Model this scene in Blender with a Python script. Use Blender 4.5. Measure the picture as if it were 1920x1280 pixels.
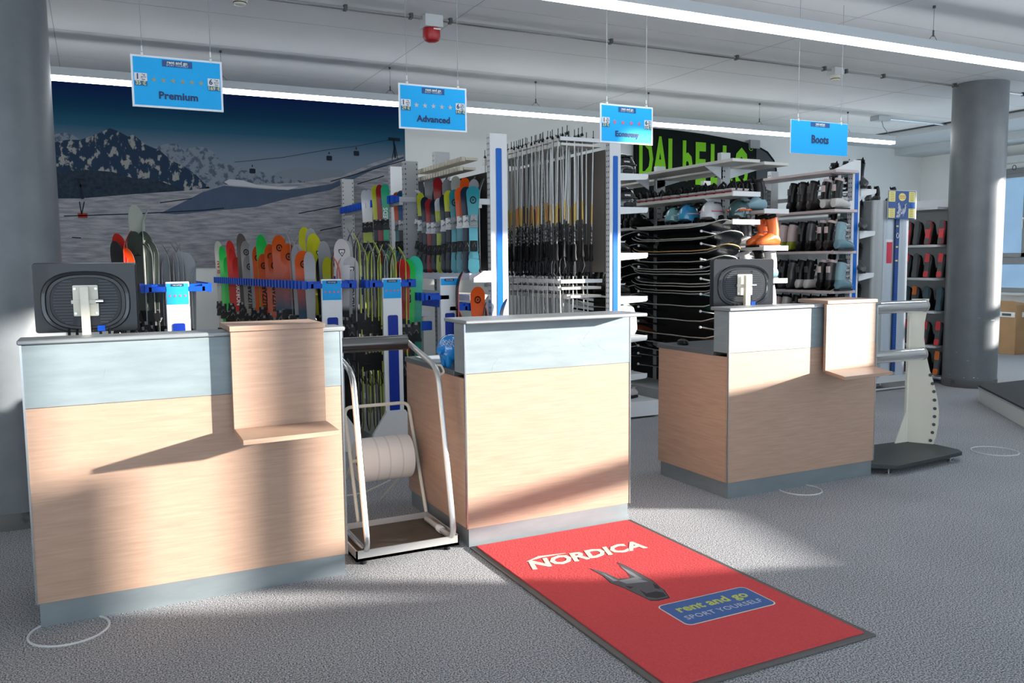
import bpy, math, random
from mathutils import Vector, Matrix
random.seed(7)
S=bpy.context.scene
for o in list(bpy.data.objects): bpy.data.objects.remove(o)
C=S.collection
# ---------------- camera ----------------
F=1577.0; YAW,PIT,ROL=.4601,.09333,-.00997; H=1.55
_cy,_sy,_cp,_sp=math.cos(YAW),math.sin(YAW),math.cos(PIT),math.sin(PIT)
FW=Vector((_sy*_cp,_cy*_cp,-_sp)); r0=Vector((_cy,-_sy,0)); u0=r0.cross(FW)
RT=math.cos(ROL)*r0+math.sin(ROL)*u0; UP=-math.sin(ROL)*r0+math.cos(ROL)*u0
cam=bpy.data.objects.new('camera',bpy.data.cameras.new('camera')); C.objects.link(cam)
cam.matrix_world=Matrix(((RT.x,UP.x,-FW.x,0),(RT.y,UP.y,-FW.y,0),(RT.z,UP.z,-FW.z,H),(0,0,0,1)))
cam.data.sensor_width=36; cam.data.lens=F/1920*36; cam.data.clip_start=.05; cam.data.clip_end=200
S.camera=cam
def ray(x,y): return RT*(x-960)/F-UP*(y-640)/F+FW
CP=Vector((0,0,H))
def onY(x,y,Y): d=ray(x,y); return CP+d*(Y/d.y)
def onX(x,y,X): d=ray(x,y); return CP+d*(X/d.x)
# ---------------- light and exposure ----------------
S.view_settings.view_transform='Standard'; S.view_settings.look='None'; S.view_settings.gamma=1
S.view_settings.exposure=0.06
W=bpy.data.worlds.new('sky'); S.world=W; W.use_nodes=True
W.node_tree.nodes['Background'].inputs[0].default_value=(.72,.86,1,1); W.node_tree.nodes['Background'].inputs[1].default_value=2.9
sl=bpy.data.lights.new('sun','SUN'); sl.energy=17; sl.angle=math.radians(1.1); sl.color=(1,.95,.88)
so=bpy.data.objects.new('sun',sl); C.objects.link(so)
SD=Vector((-1.75,1,-.38)).normalized(); so.rotation_euler=SD.to_track_quat('-Z','Y').to_euler(); so.location=(12,-4,6)
def portal(loc,rot,sx,sy):
    l=bpy.data.lights.new('window_daylight','AREA'); l.shape='RECTANGLE'; l.size=sx; l.size_y=sy; l.cycles.is_portal=True
    o=bpy.data.objects.new('window_daylight',l); C.objects.link(o); o.location=loc; o.rotation_euler=rot
PI=math.pi
portal((.5,-4.98,1.85),(PI/2,0,0),12.4,3.2)      # added front openings, shines +Y
portal((6.98,1.35,1.9),(PI/2,0,PI/2),3.2,2.4)
portal((13.58,7.6,2.0),(PI/2,0,PI/2),4.2,2.0)
# ---------------- materials ----------------
M={}
def mat(n,col=(.8,.8,.8),r=.5,m=0,**k):
    if n in M: return M[n]
    a=bpy.data.materials.new(n); a.use_nodes=True; nt=a.node_tree; b=nt.nodes['Principled BSDF']; M[n]=a
    b.inputs['Base Color'].default_value=(*col,1); b.inputs['Roughness'].default_value=r; b.inputs['Metallic'].default_value=m
    b.inputs['Specular IOR Level'].default_value=k.get('sp',.5)
    if 'coat' in k: b.inputs['Coat Weight'].default_value=k['coat']
    if 'em' in k: b.inputs['Emission Color'].default_value=(*col,1); b.inputs['Emission Strength'].default_value=k['em']
    L=nt.links
    if 'noise' in k or 'bump' in k:
        tc=nt.nodes.new('ShaderNodeTexCoord'); mp=nt.nodes.new('ShaderNodeMapping'); L.new(tc.outputs['Object'],mp.inputs[0])
        mp.inputs['Scale'].default_value=k.get('sc',(1,1,1)); nz=nt.nodes.new('ShaderNodeTexNoise'); L.new(mp.outputs[0],nz.inputs['Vector'])
        nz.inputs['Scale'].default_value=k.get('ns',20); nz.inputs['Detail'].default_value=k.get('det',4); nz.inputs['Roughness'].default_value=.6
        if 'noise' in k:
            cr=nt.nodes.new('ShaderNodeValToRGB'); cr.color_ramp.elements[0].position=k.get('p0',.3); cr.color_ramp.elements[1].position=k.get('p1',.7)
            cr.color_ramp.elements[0].color=(*k['noise'],1); cr.color_ramp.elements[1].color=(*col,1)
            L.new(nz.outputs[0],cr.inputs[0]); L.new(cr.outputs[0],b.inputs['Base Color'])
        if 'bump' in k:
            bp=nt.nodes.new('ShaderNodeBump'); bp.inputs['Strength'].default_value=k['bump']; bp.inputs['Distance'].default_value=k.get('bd',.004)
            L.new(nz.outputs[0],bp.inputs['Height']); L.new(bp.outputs[0],b.inputs['Normal'])
    return a
white=mat('white_enamel',(.74,.76,.78),.4); cream=mat('cream_enamel',(.74,.71,.60),.35,coat=.3)
black=mat('black_plastic',(.006,.0065,.007),.4,sp=.3); rubber=mat('black_rubber',(.008,.008,.009),.6,sp=.25)
dgrey=mat('dark_grey',(.06,.065,.07),.5); grey=mat('mid_grey',(.28,.30,.31),.5); lgrey=mat('light_grey',(.55,.57,.58),.45)
blue=mat('rack_blue',(.002,.07,.50),.4,sp=.3); navy=mat('navy_print',(.012,.03,.12),.5); stripe=mat('blue_stripe',(.002,.13,.56),.35,sp=.3)
sky=mat('sign_blue',(.02,.44,.92),.5,sp=.2); cyan=mat('label_blue',(.02,.36,.80),.5,sp=.2); red=mat('bright_red',(.62,.02,.02),.4)
steel=mat('brushed_steel',(.62,.63,.63),.25,1); chrome=mat('chrome',(.8,.82,.84),.12,1); edge=mat('steel_edge',(.7,.7,.68),.3,.8)
alu=mat('aluminium_band',(.25,.30,.315),.4,.12,noise=(.20,.245,.26),ns=3,sc=(1,1,6),p0=.35,p1=.65)
alud=mat('plinth_aluminium',(.29,.33,.345),.38,.5,noise=(.23,.265,.28),ns=3,sc=(1,1,3))
laminate=mat('dark_laminate',(.10,.11,.12),.3)
wood=mat('beech_laminate',(.46,.305,.222),.42,noise=(.36,.23,.162),ns=4,sc=(1.2,1.2,22),det=6,p0=.25,p1=.7)
woode=mat('beech_edge',(.44,.26,.16),.4)
carpet=mat('carpet',(.80,.81,.84),.95,sp=.1,noise=(.085,.088,.094),ns=150,det=8,p0=.39,p1=.64,bump=1,bd=.012)
ceilm=mat('ceiling_paint',(.74,.75,.76),.7,noise=(.70,.71,.72),ns=1.2)
wallm=mat('wall_paint',(.72,.73,.71),.7,noise=(.68,.69,.68),ns=1.5)
colm=mat('column_paint',(.17,.185,.20),.38,noise=(.14,.155,.17),ns=6,bump=.15,bd=.002)
lime=mat('lime',(.55,.72,.03),.3); orange=mat('orange',(.85,.13,.01),.3); plwhite=mat('white_plastic',(.78,.78,.78),.35)
star_o=mat('ochre_star',(.42,.33,.12),.5); star_r=mat('red_star',(.80,.12,.14),.5); star_g=mat('silver_star',(.55,.55,.55),.4)
yel=mat('yellow_print',(.85,.75,.25),.5); card=mat('cardboard',(.42,.25,.12),.8,noise=(.36,.21,.10),ns=5)
def carpet_mottle(a):
    nt=a.node_tree; b=nt.nodes['Principled BSDF']; L=nt.links; tc=nt.nodes.new('ShaderNodeTexCoord')
    n2=nt.nodes.new('ShaderNodeTexNoise'); n2.inputs['Scale'].default_value=1.3; n2.inputs['Detail'].default_value=3; L.new(tc.outputs['Object'],n2.inputs['Vector'])
    mr=nt.nodes.new('ShaderNodeMapRange'); mr.inputs[3].default_value=.85; mr.inputs[4].default_value=1.15; L.new(n2.outputs[0],mr.inputs[0])
    src=b.inputs['Base Color'].links[0].from_socket; mx=nt.nodes.new('ShaderNodeVectorMath'); mx.operation='SCALE'
    L.new(src,mx.inputs[0]); L.new(mr.outputs[0],mx.inputs['Scale']); L.new(mx.outputs[0],b.inputs['Base Color'])
carpet_mottle(carpet)
def gm(n,stops,axis='Z',r=.35,coat=.3,gen=False,lo=0,hi=1):
    """printed colour bands along an axis of the object (lo..hi in metres)"""
    if n in M: return M[n]
    a=bpy.data.materials.new(n); a.use_nodes=True; nt=a.node_tree; b=nt.nodes['Principled BSDF']; M[n]=a; L=nt.links
    tc=nt.nodes.new('ShaderNodeTexCoord'); sp=nt.nodes.new('ShaderNodeSeparateXYZ'); L.new(tc.outputs['Object'],sp.inputs[0])
    mr=nt.nodes.new('ShaderNodeMapRange'); mr.inputs[1].default_value=lo; mr.inputs[2].default_value=hi; L.new(sp.outputs[axis],mr.inputs[0])
    cr=nt.nodes.new('ShaderNodeValToRGB'); L.new(mr.outputs[0],cr.inputs[0]); L.new(cr.outputs[0],b.inputs['Base Color'])
    e=cr.color_ramp.elements
    if 'kid' in n: cr.color_ramp.interpolation='CONSTANT'
    for i,(p,c) in enumerate(stops):
        x=e[i] if i<2 else e.new(p)
        x.position=p; x.color=(*c,1)
    b.inputs['Roughness'].default_value=r; b.inputs['Coat Weight'].default_value=coat; b.inputs['Specular IOR Level'].default_value=.3 if coat else .05
    return a
# ---------------- mesh builder ----------------
class MB:
    def __init__(s): s.v=[]; s.f=[]; s.m=[]; s.k=0
    def add(s,vs,fs,mi=None):
        b=len(s.v); s.v+= [tuple(v) for v in vs]; s.f+=[tuple(i+b for i in f) for f in fs]; s.m+=[s.k if mi is None else mi]*len(fs); return s
    def box(s,x0,y0,z0,x1,y1,z1,mi=None):
        if x0>x1:x0,x1=x1,x0
        if y0>y1:y0,y1=y1,y0
        if z0>z1:z0,z1=z1,z0
        return s.add([(x0,y0,z0),(x1,y0,z0),(x1,y1,z0),(x0,y1,z0),(x0,y0,z1),(x1,y0,z1),(x1,y1,z1),(x0,y1,z1)],
            [(0,3,2,1),(4,5,6,7),(0,1,5,4),(1,2,6,5),(2,3,7,6),(3,0,4,7)],mi)
    def taper(s,c,b,t,h,mi=None,sh=(0,0)):
        x,y,z=c; bx,by=b[0]/2,b[1]/2; tx,ty=t[0]/2,t[1]/2; X,Y=x+sh[0],y+sh[1]
        return s.add([(x-bx,y-by,z),(x+bx,y-by,z),(x+bx,y+by,z),(x-bx,y+by,z),(X-tx,Y-ty,z+h),(X+tx,Y-ty,z+h),(X+tx,Y+ty,z+h),(X-tx,Y+ty,z+h)],
            [(0,3,2,1),(4,5,6,7),(0,1,5,4),(1,2,6,5),(2,3,7,6),(3,0,4,7)],mi)
    def tube(s,pts,r,n=8,mi=None,caps=True,r2=None):
        P=[Vector(p) for p in pts]; rings=[]; up=None
        for i,p in enumerate(P):
            d=(P[min(i+1,len(P)-1)]-P[max(i-1,0)]).normalized()
            if up is None: up=Vector((0,0,1)) if abs(d.z)<.9 else Vector((1,0,0))
            a=(up-d*up.dot(d)).normalized(); b=d.cross(a); up=a
            rr=r if r2 is None else r+(r2-r)*i/(len(P)-1)
            rings.append([p+(a*math.cos(2*PI*k/n)+b*math.sin(2*PI*k/n))*rr for k in range(n)])
        return s.loft(rings,mi,caps)
    def loft(s,rings,mi=None,caps=True,flip=False):
        n=len(rings[0]); vs=[q for r in rings for q in r]; fs=[]
        for i in range(len(rings)-1):
            for k in range(n):
                a,b=i*n+k,i*n+(k+1)%n; fs.append((a,b,b+n,a+n))
        if caps: fs.append(tuple(range(n-1,-1,-1))); fs.append(tuple((len(rings)-1)*n+k for k in range(n)))
        if flip: fs=[f[::-1] for f in fs]
        return s.add(vs,fs,mi)
    def prism(s,poly,ax,a,b,mi=None):
        def P(u,v,w): return {'X':(w,u,v),'Y':(u,w,v),'Z':(u,v,w)}[ax]
        n=len(poly); vs=[P(u,v,a) for u,v in poly]+[P(u,v,b) for u,v in poly]
        fs=[tuple(range(n))[::-1],tuple(range(n,2*n))]+[(k,(k+1)%n,(k+1)%n+n,k+n) for k in range(n)]
        return s.add(vs,fs,mi)
    def lathe(s,prof,c=(0,0,0),n=24,mi=None,sx=1,sy=1):
        return s.loft([[ (c[0]+r*sx*math.cos(2*PI*k/n),c[1]+r*sy*math.sin(2*PI*k/n),c[2]+z) for k in range(n)] for r,z in prof],mi)
    def mesh(s,name,mats,off=(0,0,0),smooth=True,ang=35,R=None):
        me=bpy.data.meshes.new(name); ox=Vector(off)
        vv=[Vector(v)-ox for v in s.v]
        if R: vv=[R@v for v in vv]
        me.from_pydata(vv,[],s.f); 
        for m in mats: me.materials.append(m)
        me.polygons.foreach_set('material_index',s.m); me.validate()
        import bmesh
        bm=bmesh.new(); bm.from_mesh(me); bmesh.ops.recalc_face_normals(bm,faces=bm.faces); bm.to_mesh(me); bm.free()
        if smooth:
            me.polygons.foreach_set('use_smooth',[True]*len(me.polygons)); me.set_sharp_from_angle(angle=math.radians(ang))
        return me
def link(name,me,parent=None,loc=(0,0,0),rz=0):
    o=bpy.data.objects.new(name,me); C.objects.link(o); o.location=loc; o.rotation_euler=(0,0,rz)
    if parent: o.parent=parent
    return o
def obj(name,mb,m,parent=None,off=None,bevel=0,smooth=True,**k):
    """mesh given in scene coordinates; a child is stored relative to its parent's base"""
    m=m if isinstance(m,(list,tuple)) else [m]
    if off is None:
        off=Vector((0,0,0)); p=parent
        while p: off+=p.location; p=p.parent
    o=link(name,mb.mesh(name,m,off,smooth),parent)
    if bevel:
        b=o.modifiers.new('bevel','BEVEL'); b.width=bevel; b.segments=2; b.limit_method='ANGLE'
    return o
def obj_each(name,mb,m,parent,**k):
    """every piece that was added becomes a part of its own"""
    par={}
    idx=list(range(len(mb.v)))
    def root(i):
        while idx[i]!=i: idx[i]=idx[idx[i]]; i=idx[i]
        return i
    for f in mb.f:
        for q in f[1:]: idx[root(q)]=root(f[0])
    grp={}
    for f,mi in zip(mb.f,mb.m): grp.setdefault(root(f[0]),[]).append((f,mi))
    out=[]
    for g in grp.values():
        ids=sorted({i for f,_ in g for i in f}); mp={i:n for n,i in enumerate(ids)}
        b=MB(); b.v=[mb.v[i] for i in ids]; b.f=[tuple(mp[i] for i in f) for f,_ in g]; b.m=[x for _,x in g]
        out.append(obj(name,b,m,parent,**k))
    return out
def tag(o,label=None,cat=None,group=None,kind=None):
    if label: o['label']=label
    if cat: o['category']=cat
    if group: o['group']=group
    if kind: o['kind']=kind
    return o
def thing(name,label,cat,loc=(0,0,0),group=None,rz=0):
    o=bpy.data.objects.new(name,None); C.objects.link(o); o.location=loc; o.rotation_euler=(0,0,rz); o.empty_display_size=.1
    return tag(o,label,cat,group)
def solo(name,mb,m,label,cat,group=None,loc=(0,0,0),bevel=0,**k):
    o=obj(name,mb,m,None,off=loc,bevel=bevel,**k); o.location=loc; return tag(o,label,cat,group)
def struct(name,mb,m,**k): return tag(obj(name,mb,m,**k),kind='structure')
def text_mesh(s,size,m,rot=None,ext=.0008,space=1,bold=0,sx=1):
    cu=bpy.data.curves.new('t','FONT'); cu.body=s; cu.size=size; cu.extrude=ext; cu.align_x='CENTER'; cu.align_y='CENTER'; cu.space_character=space; cu.offset=bold; cu.resolution_u=2
    t=bpy.data.objects.new('t',cu); me=bpy.data.meshes.new_from_object(t); bpy.data.objects.remove(t); bpy.data.curves.remove(cu)
    me.transform(Matrix.Diagonal((sx,1,1,1)))
    if rot: me.transform(rot)
    me.materials.clear(); me.materials.append(m); return me
RX=Matrix.Rotation(PI/2,4,'X')
def text(s,size,m,parent,loc,rot=RX,name='lettering',**k):
    o=link(name,text_mesh(s,size,m,rot,**k),parent); o.location=Vector(loc)-(parent.location if parent else Vector()); return o
def star(mb,cx,cz,r,y,mi=None,t=.001):
    pts=[(cx+(r if k%2==0 else r*.42)*math.sin(k*PI/5),cz+(r if k%2==0 else r*.42)*math.cos(k*PI/5)) for k in range(10)]
    mb.prism(pts,'Y',y,y+t,mi)
def rrect(x0,z0,x1,z1,r,n=4):
    p=[]
    for cx,cz,a in((x1-r,z1-r,0),(x0+r,z1-r,90),(x0+r,z0+r,180),(x1-r,z0+r,270)):
        for k in range(n+1):
            t=math.radians(a+90*k/n); p.append((cx+r*math.cos(t),cz+r*math.sin(t)))
    return p
ORD=['first','second','third','fourth','fifth','sixth','seventh','eighth','ninth','tenth','eleventh','twelfth','thirteenth','fourteenth','fifteenth','sixteenth','seventeenth','eighteenth','nineteenth','twentieth','twenty-first','twenty-second','twenty-third','twenty-fourth','twenty-fifth','twenty-sixth','twenty-seventh','twenty-eighth','twenty-ninth','thirtieth','thirty-first','thirty-second','thirty-third','thirty-fourth','thirty-fifth','thirty-sixth','thirty-seventh','thirty-eighth','thirty-ninth','fortieth']
def copy_tree(o,parent=None):
    c=o.copy(); C.objects.link(c); c.parent=parent
    for ch in list(o.children): copy_tree(ch,c)
    return c
# ================= ROOM =================
ZC=3.6; YB=10.6; XR=13.6
struct('floor',MB().prism([(-8,-5),(7.08,-5),(7.08,2.92),(XR,2.92),(XR,YB),(-8,YB)],'Z',-.1,0),carpet,smooth=False)
struct('ceiling',MB().prism([(-8,-5),(7.08,-5),(7.08,2.92),(XR,2.92),(XR,YB),(-8,YB)],'Z',ZC,ZC+.15),ceilm,smooth=False)
struct('wall_back',MB().box(-8,YB,0,XR+.2,YB+.2,ZC),wallm,smooth=False)
struct('wall_left',MB().box(-8.2,-5,0,-8,YB,ZC),wallm,smooth=False)
# unseen walls whose polygon openings shape the sun (u along the wall, v height)
def wall_holes(name,ax,a,b,u0,u1,v0,v1,holes,m):
    """solid wall slab between a and b on axis ax with polygonal openings"""
    import bmesh
    bm=bmesh.new()
    def P(u,v): return (a,u,v) if ax=='X' else (u,a,v)
    def loop(p):
        vs=[bm.verts.new(P(*q)) for q in p]
        return [bm.edges.new((vs[i],vs[(i+1)%len(vs)])) for i in range(len(vs))]
    es=loop([(u0,v0),(u1,v0),(u1,v1),(u0,v1)])
    for h in holes: es+=loop(h)
    bmesh.ops.triangle_fill(bm,use_beauty=True,edges=es,normal=(1,0,0) if ax=='X' else (0,-1,0))
    r=bmesh.ops.extrude_face_region(bm,geom=bm.faces[:])
    d=b-a
    bmesh.ops.translate(bm,verts=[e for e in r['geom'] if isinstance(e,bmesh.types.BMVert)],vec=(d,0,0) if ax=='X' else (0,d,0))
    bmesh.ops.recalc_face_normals(bm,faces=bm.faces)
    me=bpy.data.meshes.new(name); bm.to_mesh(me); bm.free(); me.materials.append(m)
    o=link(name,me); return tag(o,kind='structure')
P1=[(-.15,2.18),(.05,2.18),(.05,1.46),(.37,1.22),(.37,2.85),(-.15,2.85)]
P2=[(.53,1.45),(1.13,1.37),(1.9,1.27),(2.2,1.45),(2.95,1.27),(2.95,2.85),(.53,2.85)]
P3=[(.53,1.09),(.88,.82),(2.0,.78),(2.0,1.08),(1.13,1.24),(.53,1.33)]
back=[[(y,.9),(y+1.3,.9),(y+1.3,3.0),(y,3.0)] for y in(-4.8,)]
wall_holes('wall_sun_mask','X',7.0,7.08,-5,3.0,0,ZC,[P1,P2,P3]+back,wallm)  # unseen wall added to cut the sun into patches and bands
wall_holes('wall_sun_mask_inner','Y',2.92,3.0,7.0,XR,0,ZC,[[(7.12,2.35),(7.72,2.35),(7.72,3.3),(7.12,3.3)],[(9.7,2.3),(13.2,2.3),(13.2,3.25),(9.7,3.25)]],wallm)  # unseen wall added; its slots choose which racks the sun reaches
wall_holes('wall_front','Y',-5.05,-5.0,-8,7.08,0,ZC,[[(x,.3),(x+2.3,.3),(x+2.3,3.4),(x,3.4)] for x in(-7.6,-5.1,-2.6,-.1,2.4)]+[[(4.9,.3),(6.8,.3),(6.8,3.4),(4.9,3.4)]],wallm)  # unseen wall, big openings added to let in fill daylight
wins=[(9.3,8.25),(8.18,7.1)]
wall_holes('wall_right','X',XR,XR+.25,3.0,YB,0,ZC,[[(6.0,.98),(9.75,.98),(9.75,3.0),(6.0,3.0)],[(3.86,1.38),(5.3,1.38),(5.3,1.74),(3.86,1.74)],[(3.86,1.85),(5.3,1.85),(5.3,3.37),(3.86,3.37)]],wallm)  # nearer openings added to throw a sun patch on the column
winf=mat('window_frame_grey',(.20,.21,.22),.4); glass=mat('window_glass',(.9,.95,1),.02); 
gn=glass.node_tree; gb=gn.nodes['Principled BSDF']; tr=gn.nodes.new('ShaderNodeBsdfTransparent'); tr.inputs[0].default_value=(.86,.93,.98,1); mx=gn.nodes.new('ShaderNodeMixShader'); mx.inputs[0].default_value=.08
gn.links.new(tr.outputs[0],mx.inputs[1]); gn.links.new(gb.outputs[0],mx.inputs[2]); gn.links.new(mx.outputs[0],gn.nodes['Material Output'].inputs[0])
for i,(ya,yb) in enumerate(((6.0,7.25),(7.25,8.5),(8.5,9.75))):
    w=tag(link('window_%d'%(i+1),None,loc=(XR,ya,.98)),kind='structure')
    f=MB(); x0,x1=XR-.04,XR+.05
    for a,b,c,d in((ya,yb,.98,1.06),(ya,yb,2.92,3.0),(ya,yb,1.44,1.56),(ya,ya+.07,.98,3.0),(yb-.07,yb,.98,3.0)): f.box(x0,a,c,x1,b,d)
    for a,b,c,d in((ya+.07,yb-.07,1.56,1.63),(ya+.07,yb-.07,2.85,2.92),(ya+.07,ya+.14,1.56,2.92),(yb-.14,yb-.07,1.56,2.92)): f.box(x0-.02,a,c,x1,b,d)
    obj('window_frame',f,winf,w,smooth=False,bevel=.004)
    obj('pane',MB().box(XR+.02,ya+.1,1.05,XR+.028,yb-.1,2.9),glass,w,smooth=False)
    if i!=1:
        h=MB().box(XR-.09,ya+.1 if i==2 else yb-.13,2.15,XR-.06,ya+.13 if i==2 else yb-.1,2.2).tube([(XR-.10,ya+.115 if i==2 else yb-.115,2.18),(XR-.10,ya+.115 if i==2 else yb-.115,2.02)],.01)
        obj('window_handle',h,steel,w)
struct('trim_window_sill',MB().box(XR-.12,5.9,.94,XR,9.85,.98),lgrey)
struct('baseboard_right',MB().box(XR-.015,3,0,XR,YB,.1),dgrey)
struct('baseboard_back',MB().box(-8,YB-.015,0,XR,YB,.1),dgrey)
# ceiling seams, edge trim and soffit near the windows
sm=MB()
for y in(5.3,6.35,7.4,8.45,9.5): sm.box(-8,y,ZC-.0015,11.6,y+.005,ZC)
for x in(-.2,2.85,5.95,9.0): sm.box(x,3,ZC-.0015,x+.006,YB,ZC)
struct('trim_1',sm,mat('seam',(.42,.43,.44),.8),smooth=False)
struct('trim_2',MB().box(11.68,3,ZC-.02,11.72,YB,ZC),dgrey,smooth=False)
struct('trim_3',MB().prism([(11.72,ZC),(13.6,ZC),(13.6,3.38),(12.9,3.38),(12.9,3.5),(11.72,3.5)],'Y',3,YB),mat('soffit',(.50,.53,.55),.6),smooth=False)
bl=thing('window_blind_box','pale grey blind box above the windows on the right wall','blind box',(13.5,8,3.1))
obj('blind_housing',MB().box(13.42,5.9,3.08,13.6,9.9,3.2),lgrey,bl,bevel=.01)
obj('pull_ring',MB().tube([(13.44,8.75+.03*math.cos(t*PI/6),3.0+.04*math.sin(t*PI/6)) for t in range(13)],.006,6),dgrey,bl)
# hillside sheet added outside the window to tone down the sky
solo('backdrop',MB().add([(24,12,-3),(24,45,-3),(40,45,16),(40,12,14)],[(0,1,2,3)]),mat('backdrop_blue_grey',(.13,.18,.22),.9,noise=(.09,.13,.165),ns=1.2,det=8),'added blue grey hillside seen through the window right of the column','background',loc=(26,10,-3))
# columns
def column(x,y,r,label,marks):
    t=thing('column',label,'column',(x,y,0))
    obj('shaft',MB().lathe([(r,.09),(r,ZC)],(x,y,0),64),colm,t)
    obj('skirting',MB().lathe([(r+.006,0),(r+.006,.09),(r,.1)],(x,y,0),64),mat('skirting_dark',(.035,.035,.038),.6,noise=(.1,.1,.1),ns=9,p0=.6,p1=.75),t)
    return t
c1=column(9.55,6.67,.3,'dark grey round column on the right, beside the window','')
mk=MB()
for (px,py,w,h) in((1862,600,.06,.012),(1807,708,.012,.008),(1826,708,.018,.01),(1833,709,.008,.006),(1780,702,.01,.008),(1815,676,.03,.003),(1793,660,.02,.003),(1836,596,.03,.003)):
    d=ray(px,py); a=Vector((d.x,d.y)).length_squared; 
    bq=-2*(d.x*9.55+d.y*6.67); cq=9.55**2+6.67**2-.3025**2; 
    dd=bq*bq-4*a*cq
    if dd<0: continue
    t=(-bq-math.sqrt(dd))/(2*a); p=CP+d*t; th=math.atan2(p.y-6.67,p.x-9.55); n=w/.3/2
    mk.add([(9.55+.3012*math.cos(th+s*n),6.67+.3012*math.sin(th+s*n),p.z+q*h/2) for s,q in((-1,-1),(1,-.4),(.8,1),(-.7,.5))],[(0,1,2,3)])
obj('chipped_paint',mk,plwhite,c1,smooth=False)
column(-.48,5.98,.31,'dark grey round column at the left edge behind the big counter','')
# ================= MURAL =================
XM0,XM1,ZM0,ZM1=-1.6,3.72,1.535,3.60
def mu(px,py): p=onY(px,py,10.58); return (p.x,p.z)
mt=thing('ski_mural','wall mural photo of snowy mountains, ski slope and cable cars','mural',(1,10.58,1.54))
skyp=gm('mural_sky',[(0,(.17,.20,.24)),(1,(.004,.012,.085)),(.3,(.11,.155,.21)),(.5,(.02,.085,.135)),(.72,(.006,.045,.10))],'Z',.6,0,lo=1.1,hi=2.05)
snow=mat('mural_snow',(.29,.285,.30),.6,sp=.05,noise=(.15,.155,.18),ns=5,sc=(.8,1,6),det=10,p0=.36,p1=.62)
mts=[mat('mural_far_ridge',(.16,.19,.23),.6,sp=.05,noise=(.07,.09,.13),ns=14,det=10,p0=.44,p1=.5),mat('mural_rock',(.018,.035,.065),.6,sp=.05,noise=(.24,.24,.23),ns=9,sc=(1.4,1,.9),det=12,p0=.43,p1=.47),
     mat('mural_forest',(.012,.02,.035),.6,sp=.05,noise=(.03,.045,.06),ns=20,det=6),mat('mural_shadow',(.065,.09,.14),.6,sp=.05,noise=(.05,.07,.11),ns=5,det=6),mat('mural_dark',(.015,.02,.03),.6,sp=.05),mat('mural_pale_snow',(.40,.41,.44),.6,sp=.05)]
obj('print_panel',MB().box(XM0,10.582,ZM0,XM1-.0,10.6,ZM1),skyp,mt,smooth=False)
def layer(pts,m,k,name):
    b=MB(); p=[mu(x,y) for x,y in pts]; p=[(max(XM0,min(XM1,x)),max(ZM0,min(ZM1,z))) for x,z in p]
    b.prism(p,'Y',10.582-.0008*(k+1),10.5815); return obj(name,b,m,mt,smooth=False)
layer([(60,262),(118,248),(135,252),(150,262),(300,330),(100,330)],mts[0],0,'printed_far_hill')
layer([(280,300),(288,277),(310,270),(330,269),(345,280),(360,276),(380,275),(400,285),(415,303),(440,312),(470,316),(500,325),(540,336),(580,340),(560,345),(280,350)],mts[0],1,'printed_far_mountains')
layer([(490,345),(520,322),(560,312),(600,318),(640,318),(665,330),(640,340)],mat('mural_haze',(.15,.175,.21),.6,sp=.05),0,'printed_hazy_ridge')
layer([(60,275),(125,262),(150,262),(180,252),(206,240),(222,246),(240,256),(250,252),(262,262),(275,272),(300,282),(320,300),(345,312),(365,325),(385,345),(400,358),(300,370),(200,373),(60,378)],mts[1],2,'printed_rocky_mountain')
layer([(60,330),(110,322),(160,318),(210,322),(250,334),(290,336),(330,350),(350,359),(250,366),(150,373),(60,376)],mts[2],3,'printed_forest')
layer([(430,322),(470,322),(520,330),(560,338),(590,346),(570,352),(380,356)],mts[0],2,'printed_dark_hill')
layer([(60,372),(150,372),(250,364),(340,358),(400,352),(445,341),(500,345),(570,342),(640,330),(700,305),(757,289),(757,505),(60,505)],snow,4,'printed_snow_slope')
layer([(345,378),(380,360),(420,348),(470,352),(520,356),(560,354),(620,345),(700,312),(757,293),(757,297),(700,318),(620,356),(540,372),(480,388),(400,395),(330,402),(300,400)],mts[3],5,'printed_shaded_slope')
layer([(420,341),(430,336),(455,338),(480,346),(520,350),(560,350),(540,356),(470,350),(430,347)],mts[5],6,'printed_snow_bank')
lb=MB()
def line(pts,w,k=6.5):
    for (a,b),(c,d) in zip(pts,pts[1:]):
        p=Vector(mu(a,b)); q=Vector(mu(c,d)); n=(q-p).normalized(); n=Vector((-n.y,n.x))*w/2
        lb.prism([tuple(p+n),tuple(p-n),tuple(q-n),tuple(q+n)],'Y',10.576,10.581)
line([(440,304),(530,295),(618,280),(668,274),(740,260)],.005)
for x,y in((473,311),(617,287),(668,278)):
    line([(x,y-2),(x,y+2)],.012); lb.prism(rrect(mu(x,y)[0]-.035,mu(x,y+14)[1],mu(x,y)[0]+.035,mu(x,y+5)[1],.012),'Y',10.576,10.581)
line([(728,260),(750,262)],.04); line([(738,262),(741,296)],.022); line([(735,300),(740,270),(746,300)],.008)
line([(147,337),(155,373)],.03); line([(140,335),(160,337)],.02)
for x,y in((156,348),(184,352)): line([(x-6,y),(x+6,y)],.03)
line([(149,378),(153,402),(158,378)],.012); line([(120,405),(250,401),(380,394),(420,390)],.012)
for a in((300,380,360,372),(620,340,760,300),(560,400,640,385),(670,345,720,330),(135,445,152,446),(600,432,660,420)): line([(a[0],a[1]),(a[2],a[3])],.012)
obj('printed_cableway',lb,mts[4],mt,smooth=False)
lb=MB(); line([(146,404),(164,404)],.05); obj('printed_red_lift_base',lb,mat('mural_red',(.25,.03,.02),.6,sp=.05),mt,smooth=False)
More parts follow.
